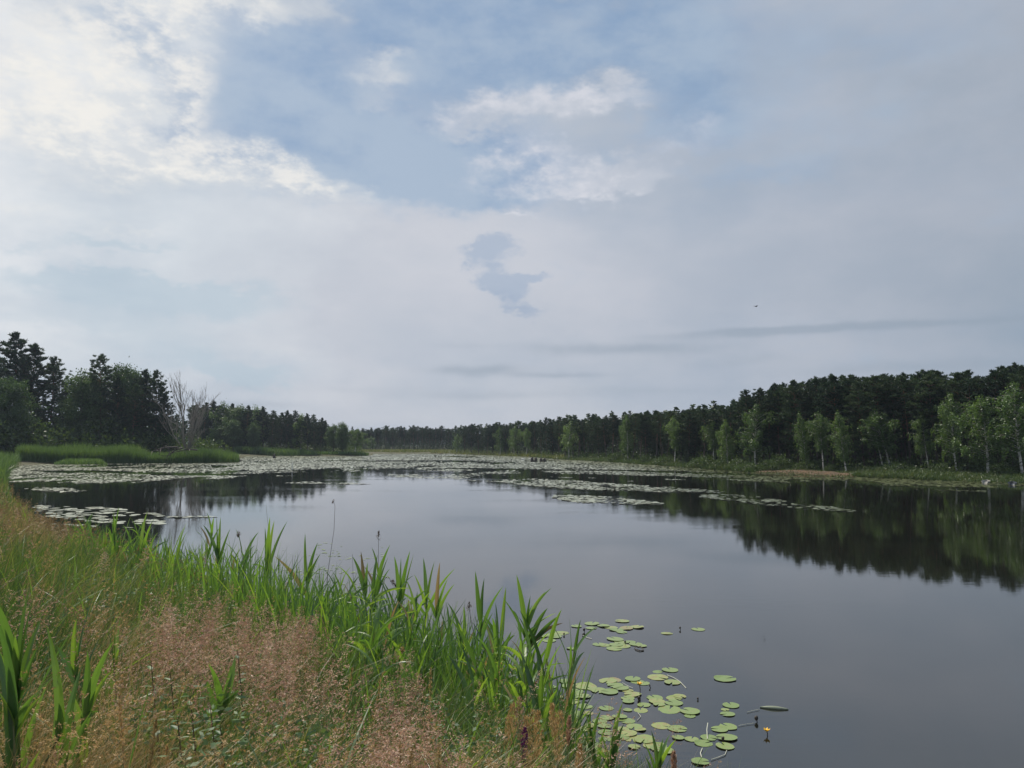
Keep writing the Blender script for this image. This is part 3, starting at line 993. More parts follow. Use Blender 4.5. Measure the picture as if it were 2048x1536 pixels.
for u, vt, pr, wd, lab in [(470, 835, 0, 1.0, 'light green low alder in front of the headland pines'), (508, 842, 1, .9, 'pale drooping alder beside the headland reeds'), (440, 850, 2, 1.0, 'bushy alder just right of the dead tree')]:
    tree_px('alder_tree', LEAFY[pr], u, vt, 264, lab, 'alder', 'alders before the headland pines', wide=wd)
tree_px('alder_tree', LEAFY[0], 668, 846, 266, 'light green alder with a gap beneath it near the tip of the headland', 'alder', wide=.85)
tree_px('alder_tree', LEAFY[1], 687, 841, 263, 'rounded alder tallest at the tip of the headland', 'alder', wide=.85)
tree_px('birch_tree', BIRCH[5], 708, 856, 262, 'last tree of the headland with a white trunk leaning over the water', 'birch', wide=1.5, rz=.2, tilt=.16)

# tall wood on the left shore
LW = [('pine_tree', FULLP[0], 30, 668, 188, 1.15, 'tallest dark pine at the left edge of the picture'), ('pine_tree', FULLP[1], 72, 690, 190, 1.1, 'second tall pine from the left edge with open top'),
      ('pine_tree', FULLP[2], 102, 716, 189, 1.05, 'dark pine stepping down to the gap in the left wood'), ('pine_tree', FULLP[0], -20, 690, 194, 1.2, 'dark pine half cut off by the left picture edge'),
      ('alder_tree', LEAFY[0], 160, 735, 186, .95, 'dark leafy alder right of the gap in the left wood'), ('alder_tree', LEAFY[1], 192, 738, 190, .8, 'alder between the dark leafy one and the open pine'),
      ('pine_tree', PINES[1], 211, 711, 188, 1.0, 'open pine with sky showing through its trunk in the left wood'), ('alder_tree', LEAFY[2], 256, 722, 194, .7, 'pale topped alder rising behind the left wood'),
      ('pine_tree', FULLP[1], 288, 741, 188, 1.0, 'dark pine right of the pale topped alder'), ('pine_tree', FULLP[2], 312, 743, 186, .95, 'last tall pine before the dead tree'),
      ('pine_tree', FULLP[0], 334, 790, 184, .8, 'low pine beneath the branches of the dead tree'), ('pine_tree', FULLP[1], 236, 755, 185, .9, 'dark pine below the pale topped alder'),
      ('pine_tree', FULLP[2], 128, 770, 192, .9, 'low pine in the gap of the left wood'), ('pine_tree', FULLP[0], 268, 770, 183, .9, 'short dense pine in front of the left wood')]
for nm, pr, u, vt, Y, wd, lab in LW:
    tree_px(nm, pr, u, vt, Y, lab, nm.split('_')[0], 'tall trees on the left shore', wide=wd)
tree_px('alder_tree', LEAFY[2], 20, 748, 174, 'rounded bright alder before the tall pines at the left edge', 'alder', wide=.85)
tree_px('alder_tree', LEAFY[0], -40, 752, 176, 'rounded alder cut off by the left picture edge', 'alder', wide=.85)
for u, vt, Y, b, lab in [(60, 838, 174, 0, 'dark low bush under the bright left alder'), (110, 852, 178, 1, 'dark bush behind the left reed bed'), (180, 855, 180, 2, 'bush under the dark leafy alder'), (212, 838, 181, 0, 'yellowish bush below the open pine'),
                         (250, 858, 181, 1, 'bush at the middle of the left reed bed'), (300, 866, 182, 2, 'bush left of the dead tree foot'), (20, 830, 170, 2, 'bush at the left edge below the alder'), (396, 868, 185, 1, 'brushwood right of the dead tree foot'), (340, 868, 183, 0, 'brushwood left under the dead tree')]:
    tree_px('bush', BUSH[b], u, vt, Y, lab, 'bush', 'bushes under the left wood', wide=1.3)

# the dead tree
def dead_tree():
    r = np.random.default_rng(8)
    tb, bb, wb = MB(), MB(), MB()

    def grow(p, d, L, rad, lev):
        n = 6
        pts = [p]
        for i in range(n):
            d = nrm(d + r.normal(size=3) * [.09, .09, .03] + np.array([0, 0, .05 + .03 * lev]))
            pts.append(pts[-1] + d * L / n)
        pts = np.array(pts)
        tube(bb if lev == 0 else wb, pts, np.maximum(np.linspace(rad, rad * .35, n + 1), .022), 6 if lev == 0 else 3)
        if lev >= 3:
            return
        for k in range([7, 4, 3][lev]):
            i = int(r.integers(2 if lev else 1, n))
            e = nrm(d + r.normal(size=3) * [.38, .38, .08])
            grow(pts[i], e, L * r.uniform(.35, .6), rad * .5, lev + 1)
    o = at_y(372, 892, 169)
    tube(tb, [(0, 0, -.3), (0, 0, .5), (.05, 0, 1.6)], [.55, .42, .36], 8)
    for ax, ay, rad, L in [(-.30, .05, .20, 15), (-.15, .1, .22, 16.5), (-.02, -.1, .26, 17), (.09, .2, .24, 17), (.20, -.15, .20, 16), (.33, .1, .17, 14), (.75, -.2, .10, 6), (-.55, .2, .09, 6), (.6, .2, .09, 8)]:
        grow(np.array([0, 0, 1.2]), nrm(np.array([ax, ay, 1.0])), L, rad, 0)
    z = gz(float(o[0]), 169)
    e = empty('dead_tree', (float(o[0]), 169, z))
    top = max(float(q[:, 2].max()) for q in bb.v + wb.v)
    s = (float(at_y(370, 738, 169)[2]) - z) / top
    e.scale = (s * 1.12, s, s)
    link('trunk', tb.mesh('dead_trunk', M['dead_bark'], True), e)
    link('limbs', bb.mesh('dead_limbs', M['dead_bark'], True), e)
    link('twigs', wb.mesh('dead_twigs', M['dead_bark']), e)
    tag(e, 'bare dead tree with pale branches spreading above the left reeds', 'dead tree')
dead_tree()


def fallen(u0, v0, u1, v1, Y, rad, label, seed):
    r = np.random.default_rng(seed)
    mb, tw = MB(), MB()
    a, b = at_y(u0, v0, Y), at_y(u1, v1, Y - 2)
    pts = np.array([a + (b - a) * t + [0, 0, .35 * math.sin(t * 3.1)] for t in np.linspace(0, 1, 7)])
    tube(mb, pts - a, np.linspace(rad, rad * .3, 7), 6)
    for i in range(14):
        p = pts[r.integers(2, 7)] - a
        d = nrm(r.normal(size=3) + [0, -.2, .2]) * r.uniform(.8, 2.4)
        tube(tw, [p, p + d * .5 + r.normal(size=3) * .1, p + d], [rad * .35, rad * .2, .015], 3)
    e = empty('fallen_branch', tuple(a))
    link('limb', mb.mesh('fallen_limb', M['dark_wood'], True), e)
    link('twigs', tw.mesh('fallen_twigs', M['dark_wood']), e)
    tag(e, label, 'branch', 'fallen branches in the gap of the left reeds')
fallen(355, 895, 305, 903, 158, .25, 'dark fallen limb slanting down into the gap of the left reeds', 1)
fallen(365, 896, 335, 912, 156, .2, 'tangled dead limb reaching to the water at the reed gap', 2)
fallen(395, 900, 345, 906, 158, .18, 'thin fallen branch lying behind the right part of the left reeds', 3)

# undergrowth of the right shore, single bushes
for u, off, h, b, lab in [(1405, 3, 2.0, 1, 'bright green bush farthest left on the right shore point'), (1440, 2, 1.5, 0, 'low bush below the bright bushy birch'), (1472, 3, 1.7, 2, 'bush between the bushy birch and the broadest birch'), (1500, 2.0, 1.4, 1, 'rounded bush touching the water left of the sand'),
                          (1535, 3, 1.5, 0, 'bush right under the broadest birch'), (1560, 6, 2.0, 2, 'bush behind the left end of the sand'), (1620, 7, 1.4, 1, 'bush at the foot of the thin sparse birch'), (1662, 5, 1.0, 0, 'low bush under the slim straight birch'),
                          (1795, 6, 1.3, 1, 'low bush right of the twin trunk birch'), (1880, 6, 1.2, 2, 'low bush left of the tall birch pair'), (2000, 5, 1.4, 0, 'bush behind the small white rowing boat'), (1330, 4, 1.6, 1, 'bush at the foot of the long trunked birch'), (1290, 4, 1.8, 2, 'bush below the overhanging pale birch'), (1232, 3, 2.0, 0, 'bush at the near end of the far wood')]:
    p = at_y(u, 900, shore_y(u) + off)
    plant('bush', BUSH[b], float(p[0]), float(p[1]), gz(float(p[0]), float(p[1])) + h, lab, 'bush', 'bushes along the right shore', wide=1.2)


# ------------------------------------------------------------------ woods behind, as one mass each
def deep_wood(name, spots, hmin, hmax, seed):
    r = np.random.default_rng(seed)
    mb, tb = MB(), MB()
    spots = np.array(spots)
    zz = ground_z(spots[:, 0], spots[:, 1])
    for (x, y), z in zip(spots, zz):
        H = r.uniform(hmin, hmax)
        tube(tb, [(x, y, z - .2), (x + r.normal() * .15, y, z + H * .5), (x + r.normal() * .2, y, z + H * .95)], [.16, .12, .03], 4)
        n = 110
        f = r.random(n) ** .8
        rr = (H * .15) * np.sin(math.pi * (.12 + .84 * f)) * r.random(n) ** .5
        az = r.uniform(0, 6.28, n)
        c = np.stack([x + rr * np.cos(az), y + rr * np.sin(az), z + H * (.25 + .73 * f)], 1)
        cards(mb, c, r.normal(size=(n, 3)) * [1, 1, .5], r.uniform(.8, 1.5, n), r.uniform(.35, .7, n), r)
    c = tag(link(name, mb.mesh(name, M['needle'])), kind='stuff')
    tag(link('distant_trunks', tb.mesh('distant_trunks', M['pine_bark'])), kind='stuff')


sp = []
for _ in range(800):
    u = random.uniform(905, 2350)
    Y = shore_y(u) + random.uniform(34, 110)
    p = at_y(u, 900, Y)
    sp.append((float(p[0]), Y))
deep_wood('deep_forest', sp, 9.0, 12.5, 1)
sp = []
for _ in range(260):
    u = random.uniform(560, 940)
    Y = random.uniform(420, 520)
    sp.append((float(at_y(u, 900, Y)[0]), Y))
for _ in range(420):
    u = random.uniform(-250, 640)
    Y = random.uniform(max(196, 300 if u > 395 else 0), 340)
    sp.append((float(at_y(u, 900, Y)[0]), Y))
deep_wood('back_forest', sp, 9.0, 13.0, 2)

# brushwood that closes the woods at the ground
def thicket(name, us_, offf, h, n, seed, mat='bush', leaf=.34):
    r = np.random.default_rng(seed)
    mb = MB()
    u = r.uniform(us_[0], us_[1], n)
    Y = offf(u, r)
    x = at_y(u, 900, Y)[0]
    z = ground_z(x, Y)
    hh = h * r.uniform(.3, 1.0, n) * (.55 + .9 * fbm(x * .12, Y * .12, 3))
    k = 26
    c = np.repeat(np.stack([x, Y, z], 1), k, 0) + r.normal(size=(n * k, 3)) * [.8, .8, 0]
    c[:, 2] += np.repeat(hh, k) * r.random(n * k)
    cards(mb, c, r.normal(size=(n * k, 3)), leaf * r.uniform(.6, 1.3, n * k), leaf * .6 * r.uniform(.6, 1.3, n * k), r)
    tag(link(name, mb.mesh(name, M[mat])), kind='stuff')
thicket('undergrowth', (910, 2200), lambda u, r: np.array([shore_y(a) for a in u]) + r.uniform(7, 26, len(u)), 1.7, 1500, 4)
thicket('deep_undergrowth', (900, 2300), lambda u, r: np.array([shore_y(a) for a in u]) + r.uniform(30, 75, len(u)), 5.5, 3200, 8, 'needle', .6)
thicket('headland_undergrowth', (380, 720), lambda u, r: 268 + r.uniform(0, 40, len(u)), 4.6, 1500, 5)
thicket('left_undergrowth', (-200, 420), lambda u, r: 184 + r.uniform(0, 26, len(u)), 4.2, 1100, 6)
thicket('far_undergrowth', (690, 960), lambda u, r: 384 + r.uniform(0, 40, len(u)), 6.5, 1100, 7, 'needle')


# ------------------------------------------------------------------ reed beds, meadow and shore grass
def bed(name, us_, Yf, h, n, seed, mat, wd=.06, lean=.25, hvar=(.75, 1.1), smin=-.6, lab=None, segs=3, hn=.0):
    r = np.random.default_rng(seed)
    u = r.uniform(us_[0], us_[1], n)
    Y = Yf(u, r)
    x = at_y(u, 900, Y)[0]
    s, _, _ = shore_dist(x, Y)
    k = s > smin
    x, Y, u = x[k], Y[k], u[k]
    m = len(x)
    z = np.maximum(ground_z(x, Y), -.1)
    hh = (h(u) if callable(h) else h) * r.uniform(*hvar, m) * (1 - hn + 2 * hn * fbm(x * .22, Y * .16, 3))
    ln = r.normal(size=(m, 2)) * lean
    mb = MB()
    blades(mb, np.stack([x, Y, z], 1), hh, wd * r.uniform(.7, 1.4, m), ln, r, segs, tint=np.clip(.25 + .5 * fbm(x * .3, Y * .3, 2) + r.normal(size=m) * .18, 0, 1))
    return tag(link(name, mb.mesh(name, M[mat])), kind='stuff')


bed('reed_bed', (36, 478), lambda u, r: np.interp(u, [36, 470, 480], [154, 164, 165]) + 11 * r.random(len(u)) ** 1.8, lambda u: np.interp(u, [36, 120, 270, 285, 300, 345, 360, 400, 455, 478], [3.9, 3.8, 3.7, 3.0, 2.0, 1.9, 3.1, 3.3, 3.1, 2.4]), 16000, 11, 'reedbed', .10, .22, (.62, 1.06), hn=.34)
bed('low_reeds', (110, 215), lambda u, r: 149.5 + 6 * r.random(len(u)), lambda u: np.interp(u, [110, 135, 200, 215], [.6, 1.5, 1.5, .4]), 1500, 12, 'reedbed', .10, .3, smin=-8)
bed('headland_reeds', (470, 745), lambda u, r: np.interp(u, [470, 745], [258, 259]) + 7 * r.random(len(u)), lambda u: np.interp(u, [470, 560, 610, 640, 690, 745], [2.9, 2.7, 1.9, 1.1, 1.1, 1.6]), 6000, 13, 'reedbed', .14, .25, smin=-1)
bed('meadow', (722, 1130), lambda u, r: np.array([shore_y(a) if a > 860 else 327 for a in u]) + 52 * r.random(len(u)), 1.0, 15000, 14, 'meadow', .22, .5, (.5, 1.1), hn=.3)
bed('shore_grass', (1060, 2100), lambda u, r: np.array([shore_y(a) for a in u]) + 9 * r.random(len(u)) ** 1.3 - .4, lambda u: np.interp(u, [1060, 1200, 1380, 1400, 1500, 1515, 1690, 1720, 1800, 1950, 2100], [.8, .9, 1.0, 1.2, 1.2, .35, .35, .95, .85, .6, .55]), 26000, 15, 'shore', .075, .5, (.35, 1.0), hn=.45)
bed('left_bank_reeds', (-220, 46), lambda u, r: 66 + 90 * r.random(len(u)), 2.6, 9000, 16, 'reedbed', .075, .3, (.7, 1.1), smin=.1, hn=.2)

# ------------------------------------------------------------------ lily pads
def pad_mesh(seed, n=18, name='lily_pad', mat='pad', curl=0.0):
    r = np.random.default_rng(seed)
    ang = np.linspace(.16, 2 * math.pi - .16, n) + math.pi / 2
    rad = .5 * (1 + r.normal(size=n) * .018) * (1 + .06 * np.cos(2 * (ang - math.pi / 2)))
    rad[0] *= .96
    rad[-1] *= .96
    z = .006 + .005 * r.normal(size=n) * .6 + curl * np.maximum(0, np.sin(ang + seed)) ** 3
    rim = np.stack([rad * np.cos(ang), rad * np.sin(ang), z], 1)
    inner = rim * [.55, .55, 0] + [0, 0, .006]
    hub = np.array([[0, .03, .004]])
    low = rim - [0, 0, .004]
    v = np.concatenate([hub, inner, rim, low])
    f = []
    for i in range(n - 1):
        a, b = 1 + i, 2 + i
        f += [(0, a, b), (a, a + n, b + n), (a, b + n, b), (a + n, a + 2 * n, b + 2 * n), (a + n, b + 2 * n, b + n)]
    return MB().add(v, f, .5).mesh(name, M[mat], False)


PADM = [pad_mesh(i, curl=[0, 0, .03, 0, .05, .015][i]) for i in range(6)]
PADB = pad_mesh(9, mat='pad_brown', curl=.06)
# near pads, measured in a 3.413 times enlarged view of the water right of the reeds: x, y, width
Z8 = lambda x, y: (1040 + x / 3.4133, 1200 + y / 3.4133)
CL = {
    'far left clump half behind the right reeds': [(270, 225, 110), (210, 240, 90), (150, 245, 80), (200, 275, 90), (300, 222, 70), (240, 248, 90), (110, 258, 60)],
    'loose upper raft with an upright brown leaf': [(492, 160, 100), (487, 190, 72), (570, 175, 80), (620, 185, 90), (660, 200, 100), (695, 218, 70), (800, 183, 90), (740, 186, 70)],
    'oval raft beside the dark looped stem': [(650, 265, 110), (540, 300, 90), (575, 306, 80), (690, 285, 90), (655, 305, 90), (750, 285, 80), (700, 312, 100), (790, 300, 90), (830, 312, 70), (645, 330, 110)],
    'group of four round a pale floating stalk': [(1025, 475, 110), (940, 487, 66), (940, 525, 138), (1040, 560, 110)],
    'overlapping trio above the yellow flower': [(770, 537, 105), (840, 565, 90), (805, 556, 90)],
    'slanting chain left of the raised yellow flower': [(600, 550, 120), (650, 580, 110), (690, 600, 100), (770, 640, 110), (735, 615, 80)],
    'upper left raft reaching under the reeds': [(325, 553, 110), (325, 583, 90), (445, 585, 150), (380, 625, 110), (540, 615, 110), (610, 625, 120), (500, 605, 80)],
    'crowded raft round the bent dark stalk': [(360, 658, 100), (350, 690, 110), (430, 655, 100), (440, 722, 110), (290, 710, 110), (260, 740, 100), (330, 740, 80), (590, 735, 100)],
    'group just below the raised yellow flower': [(735, 668, 90), (740, 690, 80), (735, 748, 60), (845, 713, 90), (825, 750, 95)],
    'tight central raft right of the yellow flower': [(920, 665, 110), (935, 690, 110), (1090, 655, 85), (1050, 668, 100), (950, 712, 80), (1050, 700, 120), (1020, 744, 150)],
    'stacked pair at the right edge of the central raft': [(1160, 758, 130), (1160, 788, 76)],
    'stack of three pads at the outer right': [(1440, 717, 110), (1400, 745, 55), (1417, 776, 95)],
    'middle left group beside a faded brown pad': [(375, 765, 90), (370, 795, 90), (375, 822, 80), (590, 803, 90), (545, 825, 100), (680, 795, 100), (730, 820, 110)],
    'left group behind the bent reed leaves': [(430, 878, 95), (480, 855, 80), (580, 860, 90), (585, 900, 105), (580, 945, 90), (450, 955, 130)],
    'upper half of the big dense raft': [(700, 880, 90), (780, 860, 110), (820, 880, 80), (740, 910, 110), (700, 935, 90), (765, 938, 130)],
    'lower right tail of the big dense raft': [(850, 950, 140), (880, 962, 90), (900, 990, 120), (950, 1010, 120), (1000, 1028, 100), (960, 990, 90), (780, 1000, 85)],
    'touching pair right of the big dense raft': [(965, 855, 125), (1075, 875, 130)],
    'overlapping pair with a thin trailing stem': [(1360, 880, 110), (1420, 863, 115)],
    'row of pads near the white floating root': [(1080, 937, 80), (1170, 945, 95), (1290, 937, 110), (1410, 937, 130), (1253, 975, 115), (1400, 995, 120)],
    'group among the grass plumes at the bank': [(340, 965, 80), (370, 1000, 110), (480, 1010, 120), (560, 1035, 100), (390, 1050, 100), (620, 1050, 80), (500, 980, 80), (440, 1060, 90)],
    'group between the stems of the right reeds': [(215, 590, 70), (150, 610, 80), (190, 525, 60), (60, 640, 90), (130, 680, 90)],
}
ONE = [((697, 142, 92), 'single lily pad above the upper raft, farthest out of the loose pads'), ((385, 178, 70), 'single small lily pad between the far left clump and the upper raft'), ((1003, 225, 76), 'lone lily pad on open water left of a dark bud'),
       ((1217, 198, 90), 'lone lily pad on open water right of a dark bud'), ((355, 328, 74), 'lone lily pad below the far left clump with a dark edge'), ((1400, 536, 138), 'large lone lily pad floating far right of the group of four'),
       ((1232, 1102, 118), 'lily pad lowest in the picture with a white root above it')]
PADS = []


def put_pad(x, y, wd, label, group=None, me=None, tilt=0.0):
    u, v = Z8(x, y)
    p = on_z(u, v, .01)
    d = math.hypot(p[1], CAM_Z)
    o = link('lily_pad', me or random.choice(PADM), None, (float(p[0]), float(p[1]),   .002 + .0028 * (len(PADS) % 5)))
    s = wd / 3.4133 / F * float(p[1]) * 1.05
    o.scale = (s, s * random.uniform(.88, 1.0), s)
    o.rotation_euler = (random.uniform(-.02, .02) + tilt, random.uniform(-.03, .03), random.uniform(0, 6.28))
    PADS.append(o)
    return tag(o, label, 'lily pad', group)


for dsc, lst in CL.items():
    for i, (x, y, wd) in enumerate(sorted(lst)):
        nm = 'leftmost' if i == 0 else 'rightmost' if i == len(lst) - 1 else ORD[i] + ' from left'
        put_pad(x, y, wd, f'{nm} pad in the {dsc}', 'lily pads near the bank')
for (x, y, wd), lab in ONE:
    put_pad(x, y, wd, lab, 'lily pads near the bank')
put_pad(645, 543, 90, 'browning lily pad on top of the slanting chain', 'lily pads near the bank', PADB)
put_pad(462, 770, 75, 'faded brown lily pad in the middle left raft', 'lily pads near the bank', PADB)
put_pad(250, 660, 90, 'greyish decaying lily pad beside the reed stems', 'lily pads near the bank', PADB)
put_pad(725, 192, 90, 'upright brown lily pad edge in the upper raft', 'lily pads near the bank', PADB, tilt=.12)
# rolled leaf
u, v = Z8(1735, 743)
p = on_z(u, v)
mb = MB()
tt = np.linspace(0, 1, 9)
tube(mb, np.stack([(tt - .5) * .40, -.10 * (tt - .5), .01 + 0 * tt], 1), .032 * np.sin(math.pi * np.clip(tt, .04, .96)) ** .7, 7, cap=True)
tag(link('rolled_pad', mb.mesh('rolled_pad', M['far_pad'], True), None, tuple(map(float, p))), 'rolled up pale lily leaf floating alone at the far right', 'lily leaf')


def flower(x, y, h, label, stalk=True):
    u, v = Z8(x, y)
    p = on_z(u, v + h * F / 13 * 0.5, 0)
    e = empty('yellow_lily', tuple(map(float, p)))
    sb, fb, cb = MB(), MB(), MB()
    tube(sb, [(0, 0, -.1), (.01, 0, h * .5), (0, 0, h)], .007, 5)
    for k in range(6):
        a = k * math.pi / 3
        d = np.array([math.cos(a), math.sin(a), .55])
        c = np.array([0, 0, h]) + d * .028
        t_ = np.array([-math.sin(a), math.cos(a), 0]) * .022
        fb.add([(0, 0, h), c + t_, c + d * .022 + [0, 0, .014], c - t_], [(0, 1, 2), (0, 2, 3)])
    tube(cb, [(0, 0, h), (0, 0, h + .022)], [.014, .016], 7, cap=True)
    link('stalk', sb.mesh('lily_stalk', M['dark_wood']), e)
    link('petals', fb.mesh('lily_petals', M['yellow']), e)
    link('flower_centre', cb.mesh('lily_centre', M['yellow']), e)
    tag(e, label, 'water lily', 'yellow water lilies')
flower(817, 615, .16, 'yellow water lily raised on a stalk among the pads')
flower(1685, 912, .05, 'yellow water lily alone on open water at the far right')


def bud(x, y, h, r_, label):
    p = on_z(*Z8(x, y))
    mb = MB()
    sb = MB()
    tube(mb, [(0, 0, h), (0, 0, h + r_), (.005, 0, h + 1.9 * r_), (.005, 0, h + 2.3 * r_)], [r_ * .5, r_, r_ * .75, r_ * .2], 8, cap=True)
    tube(sb, [(.02, 0, -.05), (.01, 0, h)], .007, 5)
    e = empty('lily_bud', tuple(map(float, p)))
    link('bud', mb.mesh('lily_bud', M['dark_wood'], True), e)
    link('stalk', sb.mesh('bud_stalk', M['dark_wood']), e)
    tag(e, label, 'bud', 'dark lily buds on the water')
for x, y, h, r_, lab in [(437, 219, .02, .028, 'largest round dark bud between the far left clump and the upper raft'), (428, 243, .01, .014, 'tiny dark bud just below the largest round bud'), (1092, 204, .02, .022, 'dark bud between two lone lily pads on open water'), (1613, 832, .02, .030, 'dark bud at the end of a pale trailing stem'),
                         (1213, 682, .005, .015, 'tiny dark bud right of the central raft'), (1385, 968, .02, .022, 'dark bud between the two rightmost lower pads'), (885, 600, .02, .014, 'dark bud right of the overlapping trio'), (717, 303, .03, .02, 'dark bud standing in the oval raft'), (812, 684, .0, .028, 'dark seed pod at the foot of the raised yellow lily'),
                         (300, 242, .01, .02, 'dark bud at the right rim of the far left clump')]:
    bud(x, y, h, r_, lab)


def stalk(pts, rad, label, mat='root', name='floating_stem', z=.012):
    q = np.array([on_z(*Z8(x, y), z) + [0, 0, dz] for x, y, dz in pts])
    # smooth through the points
    t = np.linspace(0, len(q) - 1, len(q) * 4)
    i = np.clip(t.astype(int), 0, len(q) - 2)
    f = (t - i)[:, None]
    s = f * f * (3 - 2 * f) * .5 + f * .5
    c = q[i] * (1 - s) + q[i + 1] * s
    mb = MB()
    tube(mb, c - c[0], rad, 5)
    tag(link(name, mb.mesh(name, M[mat], True), None, tuple(map(float, c[0]))), label, 'stem', 'loose stems on the water')
stalk([(1005, 512, 0), (1050, 530, 0), (1090, 555, 0), (1135, 598, -.01)], .006, 'pale floating stalk below the group of four pads')
stalk([(1283, 870, .06), (1276, 900, .03), (1280, 950, 0)], .007, 'short white root standing in the lower row of pads')
stalk([(1245, 1012, 0), (1232, 1045, 0), (1240, 1075, 0)], .007, 'short white root above the lowest pad')
stalk([(1412, 1025, 0), (1400, 1055, 0), (1350, 1075, 0), (1305, 1090, 0)], .005, 'curved green stem right of the lowest pad')
stalk([(1490, 858, 0), (1540, 848, 0), (1600, 840, 0)], .004, 'thin pale stem leading to a dark bud')
stalk([(1550, 765, 0), (1590, 755, 0), (1635, 746, 0)], .004, 'thin stem left of the rolled leaf')
stalk([(783, 325, 0), (795, 322, .02), (830, 332, .02), (846, 344, 0), (815, 347, 0), (790, 338, 0), (783, 325, 0)], .009, 'dark looped stem at the oval raft', 'dark_wood')
stalk([(440, 688, 0), (450, 655, .07), (462, 628, .15)], .010, 'bent dark stalk poking out of the crowded raft', 'dark_wood')
stalk([(700, 565, 0), (740, 588, 0), (770, 600, 0)], .004, 'pinkish stem trailing from the browning pad')
stalk([(805, 770, 0), (825, 795, 0), (800, 820, 0)], .004, 'curled thin stem below the central raft')
stalk([(430, 240, 0), (455, 255, 0), (490, 265, 0)], .006, 'faint stem right of the far left clump')

# pads of the bright patch off the left bank, one by one
r = np.random.default_rng(21)
n_ = 0
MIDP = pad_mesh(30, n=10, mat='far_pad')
while n_ < 165:
    u, v = r.uniform(75, 325), r.uniform(1003, 1048)
    cen = 1012 + (u - 75) * .075
    if abs(v - cen - 8) > 15 * (.55 + .45 * math.sin((u - 60) / 90)) or fbm(np.array([u / 26.]), np.array([v / 7.]), 2)[0] < .40:
        continue
    p = on_z(u, v, .01)
    o = link('lily_pad', MIDP, None, (float(p[0]), float(p[1]), .008 + .01 * r.random()))
    s = r.uniform(.34, .62)
    o.scale = (s, s, s * 1.4)
    o.rotation_euler = (r.uniform(-.05, .05), r.uniform(-.05, .05), r.uniform(0, 6.28))
    tag(o, 'pale shining lily pad in the bright patch off the left bank', 'lily pad', 'lily pads off the left bank')
    n_ += 1


